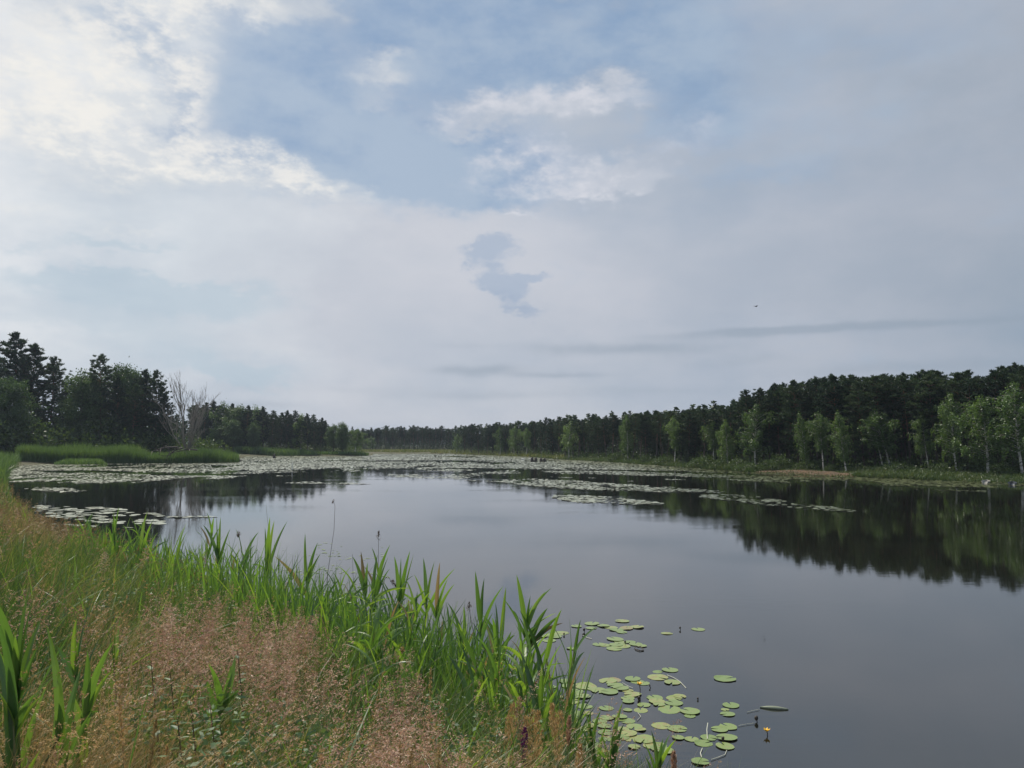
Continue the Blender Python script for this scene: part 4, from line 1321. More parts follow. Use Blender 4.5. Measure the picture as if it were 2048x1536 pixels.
# the wide field of pads
def field():
    r = np.random.default_rng(22)
    mb = MB()
    L = lambda u: np.interp(u, [0, 40, 250, 450, 600, 700, 760, 840, 960, 1050, 1150, 1250, 1400, 1500, 1600, 1800, 2048, 2200], [958, 960, 964, 957, 946, 944, 946, 952, 957, 950, 952, 955, 957, 959, 963, 968, 976, 980])
    T = lambda u: np.interp(u, [0, 470, 480, 742, 745, 900, 1060, 1220, 1400, 1500, 1700, 2048], [927, 924, 912, 911, 908, 908, 914, 924, 936, 945, 953, 967])
    n = 900000
    Y = 1 / r.uniform(1 / 340, 1 / 36, n) * 1.0
    Y = 36 + (340 - 36) * r.random(n) ** 1.15
    u = r.uniform(-60, 2120, n)
    x = (u - 1024) / F * Y
    u, v = proj(x, Y, 0 * x)
    s, _, _ = shore_dist(x, Y)
    nz = fbm(x * .055 + 3, Y * .035 + 7, 4)
    nz2 = fbm(x * .32 + 3, Y * .12 + 7, 4)
    nz3 = fbm(x * .55 + 31, Y * .22 + 7, 3)
    d = np.zeros(n)
    inA = (v > T(u)) & (v < L(u) + 5 * (nz2 - .5) * 4)
    d = np.where(inA, .55 + 3.0 * (nz - .46) + 2.0 * (nz2 - .5), 0)
    d = np.where(inA & (u > 1250), np.maximum(d, .35), d)
    def band(pu, pv, half, amt):
        c = np.interp(u, pu, pv)
        hh = np.interp(u, pu, half)
        return np.where((u > pu[0]) & (u < pu[-1]) & (np.abs(v - c) < hh * (.35 + 1.5 * nz2)), amt if amt < 0 else amt * np.clip(3.4 * nz3 - 1.0, .08, 1), 0)
    for pu, pv, half, a in [([60, 120, 200, 300, 480], [942, 943, 944, 947, 949], [1.2, 2.5, 2.5, 2.2, .5], -3), ([300, 360, 500, 620, 800], [950, 949, 950, 947, 945], [1, 2, 2, 2.5, 1], -2),
                            ([1000, 1080, 1200, 1320, 1500], [949, 950, 952, 955, 958], [1, 2.5, 3, 2.5, 1], -3), ([640, 760, 900, 1000], [921, 922, 922, 922], [.5, 1, 1, .3], -1.5), ([860, 960, 1080, 1200], [937, 938, 940, 942], [.5, 1.5, 1.5, .3], -2),
                            ([1150, 1300, 1450, 1600, 1700], [939, 943, 948, 953, 956], [.6, 1.8, 1.8, 1.2, .4], -2)]:
        d = d + band(pu, pv, half, a)
    for pu, pv, half, a in [([1005, 1080, 1200, 1320, 1450], [962, 966, 972, 978, 985], [2.5, 6, 7.5, 5, 1], .95), ([1105, 1160, 1240, 1325], [994, 998, 1002, 1008], [2, 6, 6, 1], .85), ([1400, 1440, 1500, 1570], [992, 994, 999, 1004], [1, 4, 5, 1], .8),
                            ([1480, 1560, 1660, 1710], [1003, 1010, 1018, 1024], [1, 3, 3, 1], .6), ([50, 90, 140, 170], [977, 979, 981, 982], [1, 3.5, 3.5, .5], .9), ([1850, 1900, 1970], [980, 981, 983], [.4, 1.2, .4], 1.2), ([930, 1000, 1080], [961, 963, 966], [.5, 1.5, .5], .6),
                            ([560, 620, 690, 740], [966, 966, 967, 968], [.4, 1.4, 1.4, .4], .7), ([100, 200, 330], [1049, 1054, 1062], [.6, 1.4, .5], .35), ([310, 360, 430], [1034, 1035, 1034], [.5, .9, .4], .8),
                            ([1540, 1600, 1700, 1745], [1109, 1112, 1119, 1125], [.5, 1.6, 1.6, .5], .5), ([1740, 1770, 1800], [1141, 1142, 1143], [.5, .9, .5], .5), ([1120, 1150, 1200], [1113, 1117, 1122], [1.5, 2.0, 1.5], .25)]:
        d = np.maximum(d, band(pu, pv, half, a))
    near = Y < 60
    keep = (r.random(n) < np.clip(d, 0, 1) * np.where(Y < 110, .50, .62) * 1.0) & (s < -.4)
    x, Y = x[keep], Y[keep]
    m = len(x)
    R = np.where(Y > 200, .30, np.where(Y > 110, .21, .17)) * r.uniform(.7, 1.25, m)
    k = 6
    a = np.arange(k) / k * 2 * math.pi
    rot = r.uniform(0, 6.28, m)
    tx, ty = r.normal(size=m) * .045, r.normal(size=m) * .055
    ca, sa = np.cos(a[None] + rot[:, None]), np.sin(a[None] + rot[:, None])
    px, py = R[:, None] * ca, R[:, None] * sa
    pz = .02 + .02 * r.random(m)[:, None] + tx[:, None] * px + ty[:, None] * py + np.abs(tx + ty)[:, None] * R[:, None] * .5
    v = np.stack([x[:, None] + px, Y[:, None] + py, pz], -1).reshape(-1, 3)
    f = (np.arange(m)[:, None, None] * k + np.array([(0, i, i + 1) for i in range(1, k - 1)])[None]).reshape(-1, 3)
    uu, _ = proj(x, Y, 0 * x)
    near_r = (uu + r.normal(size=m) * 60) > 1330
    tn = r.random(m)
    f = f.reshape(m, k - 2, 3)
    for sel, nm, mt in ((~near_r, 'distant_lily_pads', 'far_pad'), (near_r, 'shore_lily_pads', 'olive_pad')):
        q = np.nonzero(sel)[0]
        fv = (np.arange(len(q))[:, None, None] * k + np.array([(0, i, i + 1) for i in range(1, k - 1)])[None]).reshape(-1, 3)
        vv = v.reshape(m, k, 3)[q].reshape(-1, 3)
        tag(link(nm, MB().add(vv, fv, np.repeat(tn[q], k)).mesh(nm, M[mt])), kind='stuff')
    print('pads', m)
field()

# small scum of leaf bits on the water before the left reeds
r = np.random.default_rng(23)
mb = MB()
n = 900
u, v = r.uniform(380, 780, n), r.uniform(1085, 1190, n)
k = fbm(u / 60, v / 9, 3) > .55
p = on_z(u[k], v[k], .008).T
mb2 = MB()
m = len(p)
a = np.arange(5) / 5 * 2 * math.pi
R = r.uniform(.015, .075, m)
v_ = np.stack([p[:, 0:1] + R[:, None] * np.cos(a), p[:, 1:2] + R[:, None] * np.sin(a), p[:, 2:3] + 0 * a[None]], -1).reshape(-1, 3)
f = (np.arange(m)[:, None, None] * 5 + np.array([(0, 1, 2), (0, 2, 3), (0, 3, 4)])[None]).reshape(-1, 3)
mb2.add(v_, f, np.repeat(r.random(m), 5))
tag(link('floating_leaf_bits', mb2.mesh('floating_leaf_bits', M['pad'])), kind='stuff')


# ------------------------------------------------------------------ reeds at the edge of the near bank
def ribbon(mb, p0, p1, p2, wmax, n=9, face=None, fold=.25, tint=.5, wid=None):
    t = np.linspace(0, 1, n)[:, None]
    c = (1 - t) ** 2 * p0 + 2 * t * (1 - t) * p1 + t * t * p2
    tg = nrm(np.gradient(c, axis=0))
    face = np.array([0, -1.0, .2]) if face is None else face
    sd = nrm(np.cross(tg, face))
    nm = nrm(np.cross(sd, tg))
    tt = t[:, 0]
    wd = wmax * np.clip(np.minimum(.35 + 3.6 * tt, 1) * (1 - tt ** 1.9) ** .85, .02, 1)[:, None] / 2
    v = np.stack([c - sd * wd, c + nm * wd * fold * -1, c + sd * wd], 1).reshape(-1, 3)
    f = []
    for i in range(n - 1):
        o = i * 3
        f += [(o, o + 1, o + 4), (o, o + 4, o + 3), (o + 1, o + 2, o + 5), (o + 1, o + 5, o + 4)]
    mb.add(v, f, tint)


Z7 = lambda x, y: (480 + x / 2.763, 980 + y / 2.763)
Z6 = lambda x, y: (x / 3.938, 960 + y / 3.938)
Z9 = lambda x, y: (x / 3.657, 1160 + y / 3.657)
ZA = lambda x, y: (140 + x / 6.0235, 1020 + y / 6.0235)
SHOOTS = [
    (Z7, (150, 405), 1.45, [(165, 150), (190, 168), (262, 172), (138, 205), (60, 410)], 'tallest upright reed shoot standing out left of the tall bare stalk'),
    (Z7, (365, 512), 1.2, [(360, 240), (430, 290), (446, 350), (190, 365), (285, 560)], 'reed shoot with three narrow leaves just left of the tall bare stalk'),
    (Z7, (735, 622), 1.25, [(760, 358), (830, 300), (818, 372), (655, 560)], 'reed shoot with forked leaves under the small dark flower head'),
    (Z7, (690, 560), 1.3, [(620, 365), (668, 338), (705, 400), (650, 470)], 'reed shoot fanning left of the forked one'),
    (Z7, (880, 620), 1.3, [(852, 365), (940, 335), (890, 375), (960, 355), (1045, 540), (788, 500)], 'dense upright reed shoot beside the drooping brown plume'),
    (Z7, (1030, 612), 1.15, [(1013, 375), (1075, 395), (962, 465), (1190, 432), (840, 545)], 'reed shoot with wide spread leaves right of the dense one'),
    (Z7, (1083, 672), 1.1, [(1104, 400), (1148, 490), (1186, 518), (1030, 580)], 'reed shoot with leaves bending right at the middle of the bank'),
    (Z7, (1328, 742), 1.25, [(1300, 448), (1350, 485), (1455, 530), (1300, 830)], 'reed shoot with three tall leaves left of the large right clump'),
    (Z7, (1440, 860), 1.0, [(1470, 535), (1340, 690), (1520, 800)], 'single broad upright reed leaf shoot in the large right clump'),
    (Z7, (1575, 735), 1.35, [(1528, 468), (1722, 540), (1690, 560), (1605, 585), (1745, 680), (1448, 590)], 'largest reed shoot spreading to the right over the water'),
    (Z7, (1605, 835), 1.1, [(1700, 652), (1785, 735), (1770, 690), (1560, 700)], 'reed shoot leaning out lowest over the lily pads'),
    (Z7, (1590, 1035), .75, [(1575, 862), (1652, 845), (1702, 868), (1560, 930)], 'short reed shoot below the leaning one'),
    (Z7, (700, 1035), .75, [(575, 660), (622, 600), (705, 735), (820, 735), (780, 765), (655, 700)], 'bright broad leaved reed shoot in the middle behind the pink grass'),
    (Z7, (1415, 985), .8, [(1345, 712), (1500, 780), (1255, 930)], 'reed shoot in the heart of the large right clump'),
    (Z7, (1390, 1235), .5, [(1255, 930), (1335, 985), (1432, 895), (1480, 940), (1290, 1050)], 'broad bright reed shoot at the base of the large right clump'),
    (Z7, (1085, 1135), .55, [(1122, 925), (1160, 1000), (1040, 960)], 'small yellowish reed shoot left of the large right clump'),
    (Z7, (1195, 1085), .65, [(1120, 865), (1140, 620), (1260, 820), (1215, 900)], 'reed shoot with one long leaf slanting left before the right clump'),
    (Z7, (85, 685), 1.0, [(82, 478), (178, 518), (150, 440), (40, 560)], 'reed shoot below the tallest upright shoot'),
    (Z7, (165, 695), .9, [(205, 545), (150, 560), (240, 500)], 'small reed shoot right below the tallest upright shoot'),
    (Z7, (470, 720), .9, [(450, 570), (500, 600), (390, 610), (540, 640)], 'low reed shoot at the foot of the tall bare stalk'),
    (Z7, (600, 800), .8, [(570, 640), (605, 590), (640, 660), (545, 740)], 'low reed shoot right of the tall bare stalk'),
    (Z7, (950, 760), .9, [(925, 600), (980, 560), (1000, 640), (895, 660)], 'low reed shoot under the wide spread one'),
    (Z7, (860, 900), .7, [(790, 690), (880, 730), (920, 760), (830, 760)], 'dark low reed shoot right of the bright middle one'),
    (Z7, (1230, 930), .75, [(1145, 620), (1235, 640), (1290, 780), (1190, 760)], 'reed shoot with thin tall leaves between the middle and right clumps'),
    (ZA, (560, 560), 1.3, [(530, 5), (640, 195), (505, 105), (470, 270), (820, 480)], 'tallest reed shoot before the bright pads off the left bank'),
    (ZA, (405, 530), 1.2, [(440, 195), (325, 370), (410, 240), (15, 65)], 'reed shoot with one dry leaf stretching far left'),
    (ZA, (850, 500), 1.35, [(935, 15), (1030, 85), (985, 150), (1190, 365), (790, 610)], 'reed shoot with one leaf pointing sideways over the water'),
    (ZA, (710, 610), 1.1, [(700, 280), (885, 205), (780, 510), (620, 480)], 'yellowish reed shoot between two taller ones on the left'),
    (ZA, (1235, 800), 1.05, [(1280, 500), (1415, 255), (1385, 200), (1475, 465), (905, 505)], 'leaning reed shoot in front of the reflected dead tree'),
    (ZA, (1150, 910), .9, [(1140, 560), (1050, 680), (1190, 700)], 'small upright reed shoot left of the leaning one'),
    (ZA, (1780, 565), 1.45, [(1600, 175), (1685, 280), (1765, 75), (1815, 85), (1930, 225)], 'reed shoot with five spread leaves alone above the left water'),
    (ZA, (1700, 850), 1.0, [(1690, 515), (1640, 600), (1770, 600), (1520, 800)], 'reed shoot at the foot of the five leaved one'),
    (ZA, (1470, 890), .9, [(1500, 575), (1440, 700), (1560, 760)], 'slim reed shoot between the leaning one and the five leaved one'),
    (ZA, (1060, 1080), .75, [(1020, 760), (980, 900), (1110, 860)], 'low reed shoot on the bank left of the pink grass'),
    (Z6, (225, 420), 1.0, [(150, 170), (260, 330), (200, 260)], 'reed shoot far left on the bank under the brown grass'),
]
NEAR = [
    (Z9, (120, 720), 3.4, [(215, 55), (255, 100), (305, 275), (35, 330), (110, 400), (280, 480)], 'big near reed shoot at the left picture edge'),
    (Z9, (100, 1010), 3.2, [(245, 760), (60, 560), (0, 830), (260, 830), (300, 850)], 'lower leafy part of a near reed at the left edge'),
    (Z9, (545, 700), 4.3, [(560, 285), (585, 420), (415, 480)], 'near reed with two upright leaves in the dry grass'),
    (Z9, (620, 960), 3.7, [(640, 520), (810, 670), (520, 1040), (720, 960)], 'near reed with a leaf bent right in the dry grass'),
    (Z9, (835, 640), 5.4, [(845, 300), (870, 500)], 'single narrow reed leaf shoot between green and pink grass'),
    (Z9, (1640, 900), 4.6, [(1720, 560), (1690, 620), (1750, 800), (1560, 730)], 'near reed among the leafy herbs'),
    (Z9, (435, 1130), 3.4, [(430, 900), (470, 1000), (400, 960)], 'short near reed rising from the yellow grass'),
    (lambda x, y: (940 + x / 4.876, 1380 + y / 4.876), (1380, 700), 6.6, [(1490, 120), (1500, 330), (1225, 560)], 'reed with long bent leaves before the big dense pad raft'),
    (lambda x, y: (940 + x / 4.876, 1380 + y / 4.876), (1170, 560), 7.0, [(1180, 200), (1080, 350)], 'dark thin reed shoot in front of the pads'),
    (lambda x, y: (940 + x / 4.876, 1380 + y / 4.876), (1830, 740), 7.2, [(1950, 430), (2010, 480)], 'farthest right reed blades at the lower edge'),
]


def reed(zf, fan, zfan, tips, label, near=False):
    r = np.random.default_rng(abs(hash((fan[0], fan[1], 5))) % 99991)
    fu, fv = zf(*fan)
    rv = ray(fu, fv)
    if near:
        Y = zfan
    else:
        Y = float((zfan - CAM_Z) / rv[2] * rv[1])
    f = np.array([float(q) for q in at_y(fu, fv, Y)])
    bx = f[0] + r.normal() * .06
    by = f[1] + r.normal() * .05
    b = np.array([bx, by, max(gz(bx, by), -.4) - .05])
    e = empty('reed_shoot', tuple(b))
    sb = MB()
    k = np.linspace(0, 1, 7)[:, None]
    st = b + (f - b) * k + np.array([.05 * r.normal(), 0, 0]) * np.sin(math.pi * k)
    tube(sb, st - b, np.linspace(.008, .0045, 7), 5, tint=r.random())
    link('stem', sb.mesh('reed_stem', M['reed_stem'], True), e)
    up = nrm(f - st[-3])
    for i, tp in enumerate(tips):
        tu, tv = zf(*tp)
        L0 = math.hypot(tu - fu, tv - fv) / F * Y
        d = r.uniform(-.35, .35) * L0
        t = np.array([float(q) for q in at_y(tu, tv, Y + d)])
        s0 = st[-1] - up * (.02 + .15 * i * L0) * r.uniform(.6, 1)
        if tv > fv + 5:
            mid = s0 + up * .25 * L0 + (t - s0) * .45
        else:
            mid = s0 + up * .30 * L0 + (t - s0) * .33
        mb = MB()
        wd = min(.085, .040 + .075 * L0) * r.uniform(.85, 1.15) * (.72 if near else 1.0)
        ribbon(mb, s0 - b, mid - b, t - b, wd, face=nrm(np.array([r.normal() * .8, -1.0, r.normal() * .4])), tint=float(np.clip(.45 + .22 * r.normal(), 0, 1)))
        link('leaf', mb.mesh('reed_leaf', M['dry' if r.random() < .05 and not near else 'reed']), e)
    Hs = np.linalg.norm(f - b)
    for q in np.arange(.35, .9, .17):                    # leaves lower on the stem
        if Hs < .5:
            break
        s0 = b + (f - b) * q
        a = r.uniform(0, 6.28)
        L0 = r.uniform(.4, .68)
        t = s0 + np.array([math.cos(a) * .22, math.sin(a) * .22, .85]) * L0
        mb = MB()
        ribbon(mb, s0 - b, s0 + np.array([0, 0, .5 * L0]) - b, t - b, .046, n=7, face=nrm(np.array([r.normal(), -1.0, .2])), tint=float(np.clip(.35 + .2 * r.normal(), 0, 1)))
        link('leaf', mb.mesh('reed_leaf', M['dry' if r.random() < .15 and not near else 'reed']), e)
    tag(e, label, 'reed', 'reed shoots on the near bank')


for zf, fan, zz, tips, lab in SHOOTS:
    reed(zf, fan, zz, tips, lab)
for zf, fan, Y, tips, lab in NEAR:
    reed(zf, fan, Y, tips, lab, True)


def reed_pattern(seed, H, nl, lean, bent, L=.55, wd=.045):
    """a reed shoot standing at the origin: bent leaves alternate up the stem"""
    r = np.random.default_rng(seed)
    e = empty('reed_shoot', (0, 0, 0))
    sb = MB()
    k = np.linspace(0, 1, 7)[:, None]
    top = np.array([lean[0], lean[1], H])
    st = top * np.concatenate([k ** 1.6, k ** 1.6, k], 1)
    tube(sb, st, np.linspace(.008, .004, 7), 5, tint=r.random())
    link('stem', sb.mesh('reed_stem', M['reed_stem'], True), e)
    for i in range(nl):
        q = .32 + .68 * (i + .6) / nl
        s0 = np.array([np.interp(q, k[:, 0], st[:, j]) for j in range(3)])
        a = i * math.pi + r.normal() * .6 + seed
        l = L * r.uniform(.65, 1.2) * (1.1 - .35 * abs(q - .6))
        out = r.uniform(.18, .5) + bent * r.random()
        d = np.array([math.cos(a) * out, math.sin(a) * out * .8, 1.0])
        d /= np.linalg.norm(d)
        mid = s0 + d * l * .5 + np.array([0, 0, .06])
        tip = s0 + d * l * .9 + np.array([math.cos(a), math.sin(a), 0]) * l * .3 * (out + bent) - np.array([0, 0, l * bent * r.uniform(.1, 1.1)])
        mb = MB()
        ribbon(mb, s0, mid, tip, wd * r.uniform(.7, 1.2), face=nrm(np.array([r.normal() * .9, -1.0, r.normal() * .5])), tint=float(np.clip(.45 + .28 * r.normal(), 0, 1)))
        dry = r.random() < .13
        link('leaf', mb.mesh('reed_leaf', M['dry' if dry else 'reed']), e)
    return e


def copy_thing(o, loc, rz, s):
    c_ = o.copy()
    COL.objects.link(c_)
    c_.location = loc
    c_.rotation_euler = (random.uniform(-.06, .06), random.uniform(-.06, .06), rz)
    c_.scale = (s, s, s)
    for ch in o.children:
        d_ = ch.copy()
        COL.objects.link(d_)
        d_.parent = c_
    return c_


PAT = [reed_pattern(100 + i, H, nl, ln, bt, L, wd) for i, (H, nl, ln, bt, L, wd) in enumerate([(1.25, 7, (.10, 0), .08, .75, .062), (.9, 6, (-.15, 0), .3, .65, .055), (1.45, 9, (.22, .1), .12, .7, .055), (.65, 6, (.05, -.1), .1, .8, .07), (1.1, 7, (-.05, .1), .6, .65, .05),
                                                                                      (.8, 5, (.25, 0), .5, .6, .05), (1.3, 6, (-.25, 0), .15, .6, .042), (.5, 6, (0, 0), .15, .85, .07), (1.0, 6, (.12, 0), .05, .8, .06), (1.15, 8, (-.1, 0), .25, .7, .05)])]
# spots: pixel column range along the bank, distance from the waterline, how many
spots = []
rr = np.random.default_rng(77)
for u0, u1, s0, s1, n_, sc in [(680, 1120, -.25, 1.0, 36, 1.0), (740, 1110, .9, 2.4, 26, .9), (640, 800, .8, 2.6, 16, .9), (180, 640, -.2, 1.0, 26, 1.0), (180, 330, .4, 2.2, 10, .95), (300, 520, .5, 1.6, 8, .9)]:
    c0 = 0
    while c0 < n_:
        u = rr.uniform(u0, u1)
        Y = rr.uniform(7.5, 27)
        x = (u - 1024) / F * Y
        s_, _, _ = shore_dist([x], [Y])
        if s0 < s_[0] < s1:
            spots.append((x, Y, sc * rr.uniform(.7, 1.15)))
            c0 += 1
for i, (x, Y, sc) in enumerate(spots):
    z = max(gz(x, Y), -.35) - .03
    if i < len(PAT):
        o = PAT[i]
        o.location = (x, Y, z)
        o.rotation_euler = (0, 0, rr.uniform(-.6, .6))
        o.scale = (sc, sc, sc)
    else:
        o = copy_thing(PAT[int(rr.integers(len(PAT)))], (x, Y, z), rr.uniform(0, 6.28), sc)
    tag(o, 'green reed shoot within the dense reed fringe of the near bank', 'reed', 'reed shoots of the dense bank fringe')


# bare stalks and old flower heads
def old_stalk(pts, zb, label, plume=None, rad=.006, Y=None):
    (u0, v0) = pts[-1]
    if Y is None:
        rv = ray(u0, v0)
        Y = float((zb - CAM_Z) / rv[2] * rv[1])
    P = np.array([[float(q) for q in at_y(u, v, Y)] for u, v in pts])
    foot = np.array([P[-1][0], P[-1][1], max(-.3, gz(P[-1][0], P[-1][1])) - .05])
    P = np.concatenate([P, foot[None]])[::-1]
    t = np.linspace(0, len(P) - 1, 16)
    c = np.stack([np.interp(t, np.arange(len(P)), P[:, j]) for j in range(3)], 1)
    e = empty('reed_stalk', tuple(foot))
    sb = MB()
    tube(sb, c - foot, np.linspace(rad, rad * .5, 16), 5, tint=.4)
    link('stem', sb.mesh('stalk_stem', M['plume_dark'] if plume else M['reed_stem'], True), e)
    if plume:
        r = np.random.default_rng(int(u0) + 3)
        L, dr, n = plume
        mb = MB()
        q = r.random(n)
        a = r.normal(size=(n, 3)) * [.018, .018, .02]
        p = c[-1] + np.stack([dr * L * q, 0 * q, L * (.15 - .5 * q if dr else q - .3)], 1) + a * (1.3 - q)[:, None]
        cards(mb, p - foot, r.normal(size=(n, 3)) * .5 + [dr, 0, -.6 if dr else .8], r.uniform(.03, .06, n), r.uniform(.006, .012, n), r)
        link('plume', mb.mesh('stalk_plume', M['plume_dark']), e)
    tag(e, label, 'reed stalk', 'bare reed stalks')
old_stalk([(667, 1002), (670, 1012), (668, 1060), (660, 1115), (655, 1150)], 1.2, 'tallest bare brown reed stalk with a hooked tip', (.10, -.2, 40))
old_stalk([(757, 1072), (757, 1100), (756, 1150), (755, 1190)], 1.2, 'thin stalk with small dark flower head', (.12, 0, 70))
old_stalk([(532, 1010), (535, 1040), (540, 1080), (543, 1130)], 1.3, 'thin stalk rising behind the tallest upright reed', None, .005)
old_stalk([(478, 1068), (481, 1090), (487, 1130), (492, 1160)], 1.2, 'old stalk with ragged brown plume left of the tallest reed', (.16, -.15, 90))
old_stalk([(784, 1166), (776, 1152), (768, 1160), (760, 1200)], 1.2, 'stalk with a drooping brown plume behind the dense reed', (.22, .4, 130))
old_stalk([(938, 1214), (942, 1240), (950, 1280), (954, 1300)], .9, 'dark stalk with short plume left of the large right clump', (.10, 0, 60))
old_stalk([(1112, 1294), (1110, 1330), (1102, 1380), (1095, 1410)], .5, 'single dark stalk leaning over the pads right of the reeds', None, .006)
old_stalk([(586, 1110), (583, 1150), (580, 1190)], 1.1, 'short bare stalk between two leafy reeds', None, .006)
old_stalk([(705, 1108), (706, 1150), (712, 1200)], 1.2, 'bare stalk left of the fanned reed', None, .005)
old_stalk([(399, 1088), (398, 1130), (397, 1170)], 1.1, 'bare straight stalk between reeds on the left', None, .005)
old_stalk([(505, 1170), (500, 1160), (494, 1166), (488, 1200)], 1.0, 'bent stalk with brown tuft in the left reeds', (.12, .4, 60))


# ------------------------------------------------------------------ grasses of the near bank
def bank_points(n, seed, ulo=-330, uhi=1480, ylo=2.6, yhi=120, smax=14, smin=.15, front=0.0, pw=1.0):
    r = np.random.default_rng(seed)
    Y = ylo * (yhi / ylo) ** (r.random(n) ** pw)
    u = r.uniform(ulo, uhi, n)
    x = (u - 1024) / F * Y
    s, _, _ = shore_dist(x, Y)
    k = (s > smin) & (s < smax)
    x, Y, s = x[k], Y[k], s[k]
    return np.stack([x, Y, ground_z(x, Y)], 1), s, r


def zone(p, h, lst):
    """weight of a planting zone: ellipses in the picture that the plant tops fall into"""
    u, v = proj(p[:, 0], p[:, 1], p[:, 2] + h)
    w_ = np.zeros(len(p))
    for (cu, cv, ru, rv, a) in lst:
        w_ = np.maximum(w_, a * np.clip(1.6 - 1.2 * (((u - cu) / ru) ** 2 + ((v - cv) / rv) ** 2), 0, 1))
    return w_


PINKZ = [(330, 1235, 40, 45, .9), (430, 1215, 120, 30, 1), (560, 1255, 75, 50, 1), (420, 1275, 110, 45, .9), (620, 1335, 45, 45, .8), (560, 1345, 70, 45, .8), (805, 1350, 30, 40, .8), (790, 1425, 85, 40, 1), (730, 1470, 120, 35, .8), (900, 1495, 60, 30, .5),
         (610, 1490, 60, 35, .4), (60, 1195, 60, 35, .6), (180, 1485, 70, 35, .5), (860, 1520, 120, 25, .7), (340, 1170, 60, 22, .3), (230, 1340, 60, 40, .25)]
DRYZ = [(120, 1490, 230, 85, 1), (50, 1390, 130, 80, .8), (210, 1240, 110, 70, .45), (300, 1510, 100, 50, .5), (950, 1500, 140, 50, .6), (60, 1020, 90, 40, .4), (130, 1150, 100, 40, .15), (700, 1520, 200, 40, .4), (230, 1390, 90, 60, .5)]
GREENZ = [(520, 1450, 120, 80, 1), (340, 1450, 120, 80, .9), (230, 1180, 180, 70, .8), (120, 1110, 130, 40, .7), (700, 1330, 60, 60, .8), (950, 1420, 120, 70, .8), (660, 1420, 60, 50, .6), (30, 1290, 50, 50, .5)]


